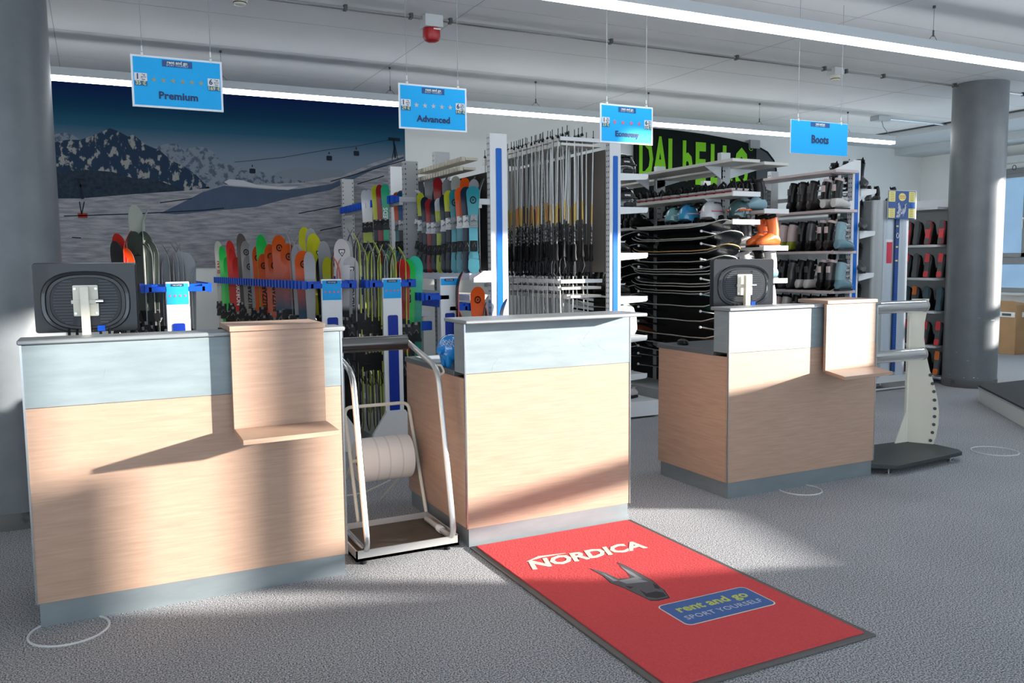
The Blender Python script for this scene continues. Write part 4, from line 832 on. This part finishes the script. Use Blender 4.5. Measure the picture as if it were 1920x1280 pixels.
for z in rz_:
    for y in(7.745,6.675):
        r=obj('support_rod',MB().tube([(5.80,y,z-.065),(5.42,y,z)],.011,10),steel,gD); obj('rod_end',ell((5.41,y,z),(.014,.014,.014),10,6),plwhite,r,off=gD.location)
ys_=[(-.78,.16,.075),(-.775,.5,.07),(-.75,.8,.055),(-.68,.98,.03),(-.58,1.0,.008),(-.3,.88,.0),(0,.84,.004),(.3,.88,.0),(.58,1.0,.008),(.68,.98,.03),(.75,.8,.055),(.775,.5,.07),(.78,.16,.075)]
sb=MB(); w=.145; rr_=[[(-w*k,y,z),(w*k,y,z),(w*k,y,z+.009),(-w*k,y,z+.009)] for y,k,z in ys_]
for i in range(len(rr_)-1):
    for (a_,c_),mi in(((0,1),1),((1,2),2),((2,3),0),((3,0),2)): sb.f.append((i*4+a_,i*4+4+a_,i*4+4+c_,i*4+c_)); sb.m.append(mi)
sb.v=[p for r in rr_ for p in r]; n4=len(rr_)*4; sb.f+=[(0,1,2,3),(n4-1,n4-2,n4-3,n4-4)]; sb.m+=[2,2]
sbt=mat('board_black',(.014,.016,.018),.25,coat=.4); sbb=mat('board_base',(.02,.028,.035),.35); sbe=mat('board_edge',(.52,.50,.44),.4,.3)
SB=sb.mesh('snowboard',[sbt,sbb,sbe],ang=50)
bz=[(1.862,0),(1.753,0),(1.738,1),(1.625,3),(1.600,0),(1.515,0),(1.437,0),(1.412,0),(1.385,0),(1.290,4),(1.262,0),(1.212,0),(1.186,5),(1.06,2),(.91,0),(.745,6),(.645,0),(.56,0)]
tops={0:sbt,1:sbt,2:mat('board_green',(.01,.09,.08),.3,coat=.4),3:sbt,4:mat('board_grey',(.2,.21,.22),.4),5:mat('board_blue',(.02,.07,.12),.3,coat=.4),6:mat('board_orange',(.45,.12,.05),.4)}
for i,(z,k) in enumerate(bz):
    o=link('snowboard',SB,None,(5.59+random.uniform(-.02,.02),7.22+random.uniform(-.05,.05),z),random.uniform(-.02,.02)); o.rotation_euler.y=math.radians(9.5); o.scale=(1,random.uniform(.96,1.02),1)
    slotmat(o,[tops[k],tops[k] if k else sbb,mat('board_edge_orange',(.55,.33,.12),.4) if k==3 else sbe])
    tag(o,'%s snowboard, %s from the top of the rod stack'%({2:'green',4:'grey',5:'dark blue',6:'orange'}.get(k,'black'),ORD[i]),'snowboard','snowboards stacked on the rods')
obj('gap_shade_panel',MB().box(5.92,6.9,.16,5.935,9.5,1.90),mat('gap_shade_dark',(.035,.033,.032),.6,sp=.2),gD,smooth=False)  # dark sheet added for the shade in gaps between the boards
for i,z in enumerate((1.80,1.66,1.52,1.44,1.33,1.2,1.1,.98,.8,.66,.5)):
    o=link('snowboard',SB,None,(5.60,8.75,z),0); o.rotation_euler.y=math.radians(9.5); slotmat(o,[sbt,sbb,sbe]); tag(o,'black snowboard, %s from the top of the rear stack behind the first'%ORD[i],'snowboard','snowboards in the rear stack')
    for y in(9.2,8.25): obj('support_rod',MB().tube([(5.80,y,z-.075),(5.42,y,z-.01)],.011,8),steel,gD)
# snowboard bindings on the second shelf
BP=MB().taper((0,0,0),(.22,.10),(.20,.09),.03).box(-.11,-.05,.03,.11,.05,.045).mesh('binding_base',[mat('binding_pale',(.45,.44,.43),.5)])
BR=MB().box(-.112,-.052,.008,.112,.052,.022).mesh('binding_red_line',[mat('dark_red',(.28,.02,.03),.5)])
BS=MB().tube([(-.05,-.05,.03),(-.05,-.035,.09),(-.05,0,.115),(-.05,.035,.09),(-.05,.05,.03)],.012,6).mesh('binding_strap',[black])
BK=MB().loft([[(x_+.09,y_,z_) for x_,y_ in((-.01,-.05),(.01,-.05),(.01,.05),(-.01,.05))] for z_ in(.04,.09)]).mesh('binding_highback',[rubber])
for i in range(16):
    y=6.5+i*.14+ (0 if i<6 else .03); t=thing('snowboard_binding','pale and dark red snowboard binding, %s from the front of the second shelf'%ORD[i],'snowboard binding',(5.70,y,2.206),'snowboard bindings on the second shelf')
    link('base_plate',BP,t); link('red_line',BR,t); link('strap',BS,t); a_=link('strap',BS,t,(.09,0,-.005)); link('highback',BK,t)
# ================= SKI BOOTS =================
def er(cx,cy,cz,rx,ry,n=14,tilt=0): return [(cx+rx*math.cos(2*PI*k/n),cy+ry*math.sin(2*PI*k/n),cz+tilt*rx*math.cos(2*PI*k/n)) for k in range(n)]
SHELL=MB().loft([[(x,hy*math.cos(2*PI*k/14),.02+hz*(.5+.5*math.sin(2*PI*k/14))) for k in range(14)] for x,hy,hz in((-.085,.02,.05),(-.08,.036,.09),(-.05,.042,.14),(0,.045,.16),(.05,.049,.135),(.11,.052,.10),(.16,.05,.08),(.19,.038,.06),(.205,.015,.03))]).mesh('boot_shell',[black])
CUFF=MB().loft([er(-.015,0,.12,.066,.048),er(-.012,0,.18,.066,.050),er(.0,0,.24,.066,.052,tilt=-.15),er(.018,0,.30,.064,.054,tilt=-.3)]).mesh('boot_cuff',[black])
LINER=MB().loft([er(.0,0,.24,.052,.044),er(.022,0,.33,.054,.046,tilt=-.3)]).tube([(.075,-.02,.29),(.095,0,.345),(.075,.02,.29)],.012,6).mesh('boot_liner',[rubber])
SOLE=MB().prism([(-.088,-.03),(-.06,-.036),(.02,-.03),(.10,-.036),(.20,-.03),(.215,0),(.20,.03),(.10,.036),(.02,.03),(-.06,.036),(-.088,.03)],'Z',0,.022).mesh('boot_sole',[black])
BUC=MB().box(-.026,-.008,-.008,.026,.004,.008).tube([(-.03,-.008,.0),(.03,-.014,.006)],.0045,5).mesh('buckle',[steel])
PATCH=MB().loft([[(-.015+.069*math.cos(t),.0515*math.sin(t),z) for t in [math.radians(150+a_) for a_ in (0,15,30,45,60)]]+[(-.015+.066*math.cos(t),.049*math.sin(t),z) for t in [math.radians(150+a_) for a_ in (60,45,30,15,0)]] for z in(.20,.235,.27)]).mesh('cuff_patch',[steel])
TOEP=MB().prism(rrect(.10,-.032,.21,.032,.015),'Z',-.003,.0).mesh('toe_pad',[black]); HEELP=MB().prism(rrect(-.085,-.033,-.01,.033,.02),'Z',-.003,.0).mesh('heel_pad',[black])
mat('buckle_silver',(.55,.56,.58),.35,.3)
def boot(p,rz,sh,cu,label,group,li=rubber,so=black,pads=None,rot=None,bu=None,sc=1,patch=None):
    bu=bu or M['buckle_silver']
    t=thing('ski_boot',label,'ski boot',p,group,rz)
    if rot: t.rotation_euler=rot
    if sc!=1: t.scale=(sc,sc,sc)
    a=link('boot_shell',SHELL,t); slotmat(a,[sh]); a=link('boot_cuff',CUFF,t); slotmat(a,[cu]); a=link('boot_liner',LINER,t); slotmat(a,[li]); a=link('boot_sole',SOLE,t); slotmat(a,[so])
    for x,z,s_ in((.065,.285,1),(.06,.225,1),(.075,.16,1),(.12,.115,1)):
        o=link('buckle',BUC,t,(x-.035,-.052 if z>.2 else -.047,z)); slotmat(o,[bu])
    if patch: o=link('cuff_patch',PATCH,t); slotmat(o,[patch])
    if pads: 
        for me_ in(TOEP,HEELP): o=link(me_.name.split('.')[0],me_,t); slotmat(o,[pads])
    return t
bm_=dict(black=mat('boot_black',(.008,.0075,.0075),.32,sp=.35),brown=mat('boot_brown',(.025,.018,.017),.4),white=mat('boot_white',(.60,.57,.55),.3,coat=.3),pink=mat('boot_pink',(.62,.48,.47),.35),orange=mat('boot_orange',(.85,.16,.03),.25,coat=.5),olive=mat('boot_olive',(.28,.30,.03),.3,coat=.3),
 bluegrey=mat('boot_blue_grey',(.14,.25,.30),.35),grey=mat('boot_grey',(.07,.073,.078),.35,coat=.15),ice=mat('boot_ice',(.22,.36,.42),.3))
B=bm_
# C: boot gondola
gC=gondola('boot_gondola','tall white gondola with the rightmost blue stripe, ski boots on its shelves',7.715,.12,6.83,(6.83,8.1,9.4),2.655,y1=9.6,base=(.36,.21))
zc=(2.53,2.10,1.645,1.205,.80,.40)
pk=mat('shelf_pale_pink',(.62,.52,.52),.45)
for z in zc:
    obj('shelf',MB().box(7.30,6.75,z-.03,7.65,9.5,z),pk,gC,bevel=.002,smooth=False)
    for y in(6.80,8.1): obj('shelf_bracket',MB().prism([(7.655,z+.10),(7.60,z+.10),(7.31,z-.005),(7.31,z-.035),(7.655,z-.035)] if y<7 else [(7.655,z-.03),(7.35,z-.03),(7.655,z-.12)],'Y',y,y+.012),white,gC,smooth=False)
for z in(2.309,1.839,1.364,.9):
    obj('shelf',MB().box(7.78,6.85,z-.03,7.99,9.5,z),lgrey,gC,bevel=.002,smooth=False); bracket(gC,7.775,1,6.815,z+.03,.24,.05)
rows=[(2.10,[(1487,'black','black'),(1505,'brown','brown'),(1524,'brown','brown'),(1549,'white','black','pink'),(1570,'white','black','pink')],'upper'),
 (1.645,[(1471,'olive','pink'),(1488,'olive','pink'),(1506,'black','black'),(1523,'black','grey'),(1543,'brown','black','pink'),(1558,'brown','black','pink'),(1578,'bluegrey','ice')],'middle'),
 (1.205,[(1455,'black','grey'),(1472,'grey','black'),(1489,'grey','grey'),(1506,'white','black'),(1522,'white','black'),(1546,'black','black','pink'),(1562,'black','grey','pink'),(1580,'bluegrey','ice')],'lower'),
 (.80,[(1462,'grey','pink'),(1478,'grey','white'),(1496,'black','black'),(1514,'black','grey'),(1532,'black','black'),(1550,'black','black'),(1568,'black','grey')],'lowest visible')]
cn=dict(black='black',brown='dark brown',white='white',pink='pale pink',orange='orange',olive='olive green',bluegrey='blue grey',grey='grey',ice='ice blue')
for z,L_,nm in rows:
    for i,(px,s_,c_,*pc) in enumerate(L_):
        y=onX(px,400,7.40).y
        boot((7.40,y,z),math.radians(8+random.uniform(-6,6)),B[s_],B[c_],'%s and %s boot, %s on the %s shelf below Boots sign'%(cn[s_],cn[pc[0]] if pc else cn[c_],ORD[i],nm),'ski boots on the boot gondola',li=B[pc[0]] if pc else rubber,patch=B[pc[0]] if pc else B['grey'] if c_ in('black','brown') else None)
# second file of dark boots deeper on the same shelves
for z,nm in((2.10,'upper'),(1.645,'middle'),(1.205,'lower')):
    for i in range(4): boot((7.42,7.95+i*.16+.1,z),0,B['black'],B['black'],'black ski boot, %s at the rear of the %s shelf under Boots sign'%(ORD[i],nm),'dark boots at the rear of the %s shelf'%nm)
for z,nm in((2.34,'top'),(1.87,'second'),(1.39,'third'),(.93,'fourth')):
    for j,(y,s_,c_) in enumerate(((6.93,'grey','black'),(7.12,'black','bluegrey'),(7.3,'black','black'))):
        boot((7.87,y,z),math.radians(240),B[s_],B[c_],'%s boot, %s from front on the %s shelf right of the blue stripe'%(cn[s_],ORD[j],nm),'boots right of the rightmost blue stripe')
# D right side boots: on their shelf ends
dr=[(2.045,[(6.10,6.62,'ice','black',PI),(6.10,6.78,'ice','black',PI),(6.12,6.98,'black','black',PI),(6.12,7.16,'black','black',PI)],'second'),(1.68,[(6.17,6.50,'orange','orange',PI),(6.17,6.64,'orange','orange',PI),(6.12,6.84,'grey','grey',PI),(6.12,6.98,'grey','grey',PI),(6.12,7.14,'black','black',PI)],'third'),
 (1.355,[(6.15,6.5,'ice','white',PI),(6.15,6.65,'white','black',PI),(6.1,6.83,'black','white',PI),(6.1,7.0,'black','black',PI)],'fourth'),(1.0,[(6.15,6.5,'ice','white',PI),(6.15,6.65,'white','black',PI),(6.1,6.83,'black','black',PI),(6.1,7.0,'black','black',PI)],'fifth')]
for z,L_,nm in dr:
    for i,(x,y,s_,c_,r) in enumerate(L_):
        boot((x,y,z),r,B[s_],B[c_],'%s boot, %s from front on the %s right shelf of snowboard gondola'%(cn[s_],ORD[i],nm),'boots on the right shelves of the snowboard gondola',sc=.98)
for i in range(9): boot((5.70,8.2+i*.13,1.936),0,B['black'],B['black'],'black ski boot, %s in the dark row behind the coloured helmets'%ORD[i],'black boots behind the helmets')
for i in range(9): boot((6.14,7.4+i*.2,2.045),PI,B['black'],B['black'],'black ski boot, %s deep on the second right shelf of snowboard gondola'%ORD[i],'black boots deep on the second shelf')
for i in range(10): boot((6.14,7.4+i*.2,1.68),PI,B['black'],B['grey'],'black grey boot, %s deep on the third right shelf of snowboard gondola'%ORD[i],'black boots deep on the third shelf')
for i,(y,s_) in enumerate(((7.0,'white'),(7.2,'black'),(7.45,'grey'),(7.7,'black'))): boot((4.72,y,.447 if i>1 else .171),math.radians(20),B[s_],B['grey'],'%s boot, %s low on the right side of the pole gondola'%(cn[s_],ORD[i]),'boots low on the pole gondola')
for zz,nm in((1.633,'third'),(1.21,'fourth')):
    for i in range(5): boot((4.68,7.15+i*.22,zz),0,B[['black','brown','black','grey','black'][i]],B['black'],'dark boot, %s on the %s shelf right of the pole gondola'%(ORD[i],nm),'dark boots on the pole gondola')
# ================= MEASURING CABINET =================
mc=thing('measuring_cabinet','grey white cabinet with blue ruler and yellow poster beside the column','cabinet',(8.3,6.83,0))
cg=mat('cabinet_grey',(.40,.42,.43),.4,.2); cb_=mat('cabinet_blue_grey',(.50,.56,.63),.35,.2)
obj('cabinet_body',MB().box(8.02,6.87,.18,8.62,7.25,2.22),cg,mc,bevel=.01)
obj('left_column',MB().loft([[(8.115+.10*math.cos(a),6.88-.06*math.sin(a),z) for a in [PI*k/12 for k in range(13)]] for z in(.18,2.22)]),cg,mc)
obj('front_panel',MB().loft([[(8.30+.085*math.cos(a),6.88-.035*math.sin(a),z) for a in [PI*k/10 for k in range(11)]] for z in(.18,2.22)]),cb_,mc)
obj('right_column',MB().loft([[(8.54+.085*math.cos(a),6.88-.05*math.sin(a),z) for a in [PI*k/10 for k in range(11)]] for z in(.18,2.22)]),cb_,mc)
obj('ruler_strip',MB().box(8.39,6.845,.22,8.45,6.86,2.05),mat('ruler_navy',(.01,.05,.22),.4),mc,smooth=False)
rt=MB()
for k in range(46): rt.box(8.40,6.842,.45+k*.022,8.44,6.845,.457+k*.022)
obj('ruler_ticks',rt,stripe,mc,smooth=False)
for z in(1.92,1.68,1.52): obj('ruler_mark',MB().box(8.395,6.840,z,8.43,6.845,z+.018),mat('ruler_yellow',(.75,.68,.25),.5),mc,smooth=False)
obj('ruler_ring',MB().tube([(8.42+.02*math.cos(k*PI/8),6.842,1.82+.028*math.sin(k*PI/8)) for k in range(17)],.004,5),plwhite,mc)
obj('red_label',MB().loft([[(8.30+.075*math.cos(a),6.878-.035*math.sin(a),z) for a in [PI*(.05+.9*k/10) for k in range(11)]] for z in(1.50,1.76)]),mat('label_red',(.60,.03,.07),.4),mc)
obj('red_label_cap',MB().loft([[(8.30+.076*math.cos(a),6.877-.035*math.sin(a),z) for a in [PI*(.05+.9*k/10) for k in range(11)]] for z in(1.745,1.775)]),plwhite,mc)
obj('foot_rail',MB().box(8.0,6.84,.10,8.70,6.86,.18).box(8.0,6.84,.02,8.70,6.86,.035).box(8.0,7.2,.0,8.03,7.25,.18).box(8.62,7.2,.0,8.65,7.25,.18).box(8.0,6.84,0,8.03,6.87,.18).box(8.66,6.84,0,8.69,6.87,.18),lgrey,mc)
ps=thing('size_poster','square yellow and blue poster on top of the measuring cabinet','poster',(8.43,6.8,2.01))
x0,x1,z0,z1=8.195,8.668,2.01,2.335
obj('poster_board',MB().box(x0,6.80,z0,x1,6.81,z1),plwhite,ps,smooth=False)
obj('navy_ground',MB().box(x0,6.798,z0,x1-.02,6.80,z1-.005),mat('poster_navy',(.03,.09,.30),.5),ps,smooth=False)
for a_,b_,c_,d_ in((x0+.005,z1-.13,x0+.11,z1-.012),(x0+.005,z0+.012,x0+.11,z0+.12),(x1-.135,z1-.13,x1-.03,z1-.012),(x1-.135,z0+.012,x1-.03,z0+.12)):
    q=obj('yellow_text_block',MB().box(a_,6.796,b_,c_,6.798,d_),yel,ps,smooth=False); ln=MB()
    for k in range(5): ln.box(a_+.02,6.795,b_+.015+k*.02,c_-.02,6.796,b_+.021+k*.02)
    obj('fine_print',ln,mat('print_brown',(.35,.3,.1),.5),ps,smooth=False)
obj('yellow_disc',MB().prism([(8.42+.06*math.cos(k*PI/10),2.26+.045*math.sin(k*PI/10)) for k in range(20)],'Y',6.7945,6.798),yel,ps,smooth=False)
ln=MB()
for k in range(3): ln.box(8.375,6.793,2.243+k*.015,8.465,6.7945,2.25+k*.015)
obj('disc_print',ln,mat('print_orange',(.6,.25,.05),.5),ps,smooth=False)
obj('blue_circle',MB().prism([(8.60+.035*math.cos(k*PI/10),2.17+.032*math.sin(k*PI/10)) for k in range(20)],'Y',6.7945,6.798),stripe,ps,smooth=False)
obj('binding_drawing',MB().prism([(8.32,2.03),(8.36,2.16),(8.33,2.2),(8.37,2.2),(8.42,2.1),(8.46,2.17),(8.5,2.19),(8.48,2.1),(8.44,2.04),(8.4,2.07),(8.38,2.02)],'Y',6.7945,6.798),mat('drawing_pale',(.45,.48,.6),.5,noise=(.03,.04,.06),ns=30,p0=.45,p1=.5),ps,smooth=False)
for i,(x,l) in enumerate(((8.09,'left'),(8.22,'middle'),(8.50,'right'))): boot((x,6.98,2.222),math.radians(60+i*20),B['grey'],B['black'],'dark shoe tip on top of the measuring cabinet, the %s one'%l,'dark boots on the measuring cabinet',sc=.5)
# ================= F: wall of boots showing their soles =================
gF=thing('boot_display_shelf','white shelving with boots showing red and grey soles beside the column','shelving',(9.6,6.9,0))
fl=(.10,.47,.90,1.31,1.72,2.18)
obj('back_panel',MB().box(9.74,6.8,.05,9.78,9.9,2.3),white,gF,smooth=False)
for z in fl: obj('shelf',MB().box(9.28,6.98,z-.03,9.74,9.9,z),white,gF,bevel=.002,smooth=False)
obj('side_panel',MB().box(9.28,9.9,.05,9.74,9.92,2.3),white,gF,smooth=False)
cr_=mat('sole_red',(.75,.07,.08),.5); cgy=mat('sole_grey',(.10,.11,.11),.5); cbl=mat('sole_blue_grey',(.06,.11,.14),.5); cor=mat('sole_orange',(.8,.2,.05),.5)
fr_=[(1.72,[(cgy,cgy),(cr_,cgy),(cr_,cgy)],'top'),(1.31,[(cgy,cgy),(cgy,cr_),(cgy,cr_)],'second'),(.90,[(cgy,cor),(cbl,cbl),(cbl,cbl)],'third'),(.47,[(cgy,cr_),(cgy,cr_),(cgy,cr_)],'fourth'),(.10,[(cgy,cor),(cgy,cgy),(cgy,cor)],'bottom')]
for z,L_,nm in fr_:
    for i,px in enumerate((1716,1738,1763)):
        y=onX(px,450,9.33).y; s_,p_=L_[i]
        # lying back so that the sole faces the room, toe up
        boot((9.33,y,z+.095),0,B['black'],B['black'],'boot showing its sole, %s from left on the %s row beside the column'%(ORD[i],nm),'boots with soles outward beside the column',so=s_,pads=p_,rot=(PI,-PI/2+.12,0))
        boot((9.33,y+.42+i*.03,z+.095),0,B['black'],B['black'],'boot with outward sole, %s further back on the %s row'%(ORD[i],nm),'further boots on the %s sole row'%nm,so=s_,pads=p_,rot=(PI,-PI/2+.12,0))
pt=MB()
# ================= BANNER =================
bn=thing('giant_board_banner','giant black board banner with lime green lettering high on the back wall','banner',(8.6,10.5,2.1))
pts=[(1192,236),(1200,238),(1260,243),(1320,251),(1380,262),(1420,273),(1440,284),(1452,300),(1457,318),(1455,335),(1450,352),(1446,372),(1440,392),(1425,405),(1380,412),(1192,400)]
pp=[(onY(x,y,10.5).x,onY(x,y,10.5).z) for x,y in pts]
obj('banner_board',MB().prism(pp,'Y',10.50,10.56),mat('banner_black',(.005,.008,.008),.6,sp=.08),bn,smooth=False)
obj('grey_tip',MB().prism([(onY(x,y,10.5).x,onY(x,y,10.5).z) for x,y in((1418,275),(1437,287),(1449,302),(1453,320),(1450,345),(1440,390),(1418,402))],'Y',10.495,10.50),mat('banner_grey',(.07,.08,.09),.5,sp=.1),bn,smooth=False)
lx=mat('banner_lime',(.20,.56,.02),.5,noise=(.18,.50,.02),ns=3,sp=.1)
p_a,p_b=onY(1197,300,10.49),onY(1402,330,10.49)
for ch,px in zip('DALbELLO',(1211,1238,1262,1289,1313,1341,1363,1390)):
    p=onY(px,300 if px<1350 else 320,10.49); o=link('letter_'+ch.lower(),text_mesh(ch,.86 if ch!='b' else .8,lx,RX@Matrix.Shear('XZ',4,(0,0)),bold=.03,sx=.50 if ch not in'DOA' else .42),bn)
    top=zat(px,253 if px<1250 else 256+(px-1250)*.13,(p.x,10.49)); me=o.data; mz=max(v.co.z for v in me.vertices); o.location=Vector((p.x,10.49,top-mz-.02))-bn.location
obj('registered_ring',MB().tube([(onY(1408,278,10.49).x+.035*math.cos(k*PI/8),10.49,onY(1408,278,10.49).z+.035*math.sin(k*PI/8)) for k in range(17)],.005,5),lx,bn)
obj('top_clamp',MB().box(pp[5][0]-.18,10.46,pp[5][1]-.05,pp[5][0]+.02,10.58,pp[5][1]+.08),grey,bn)
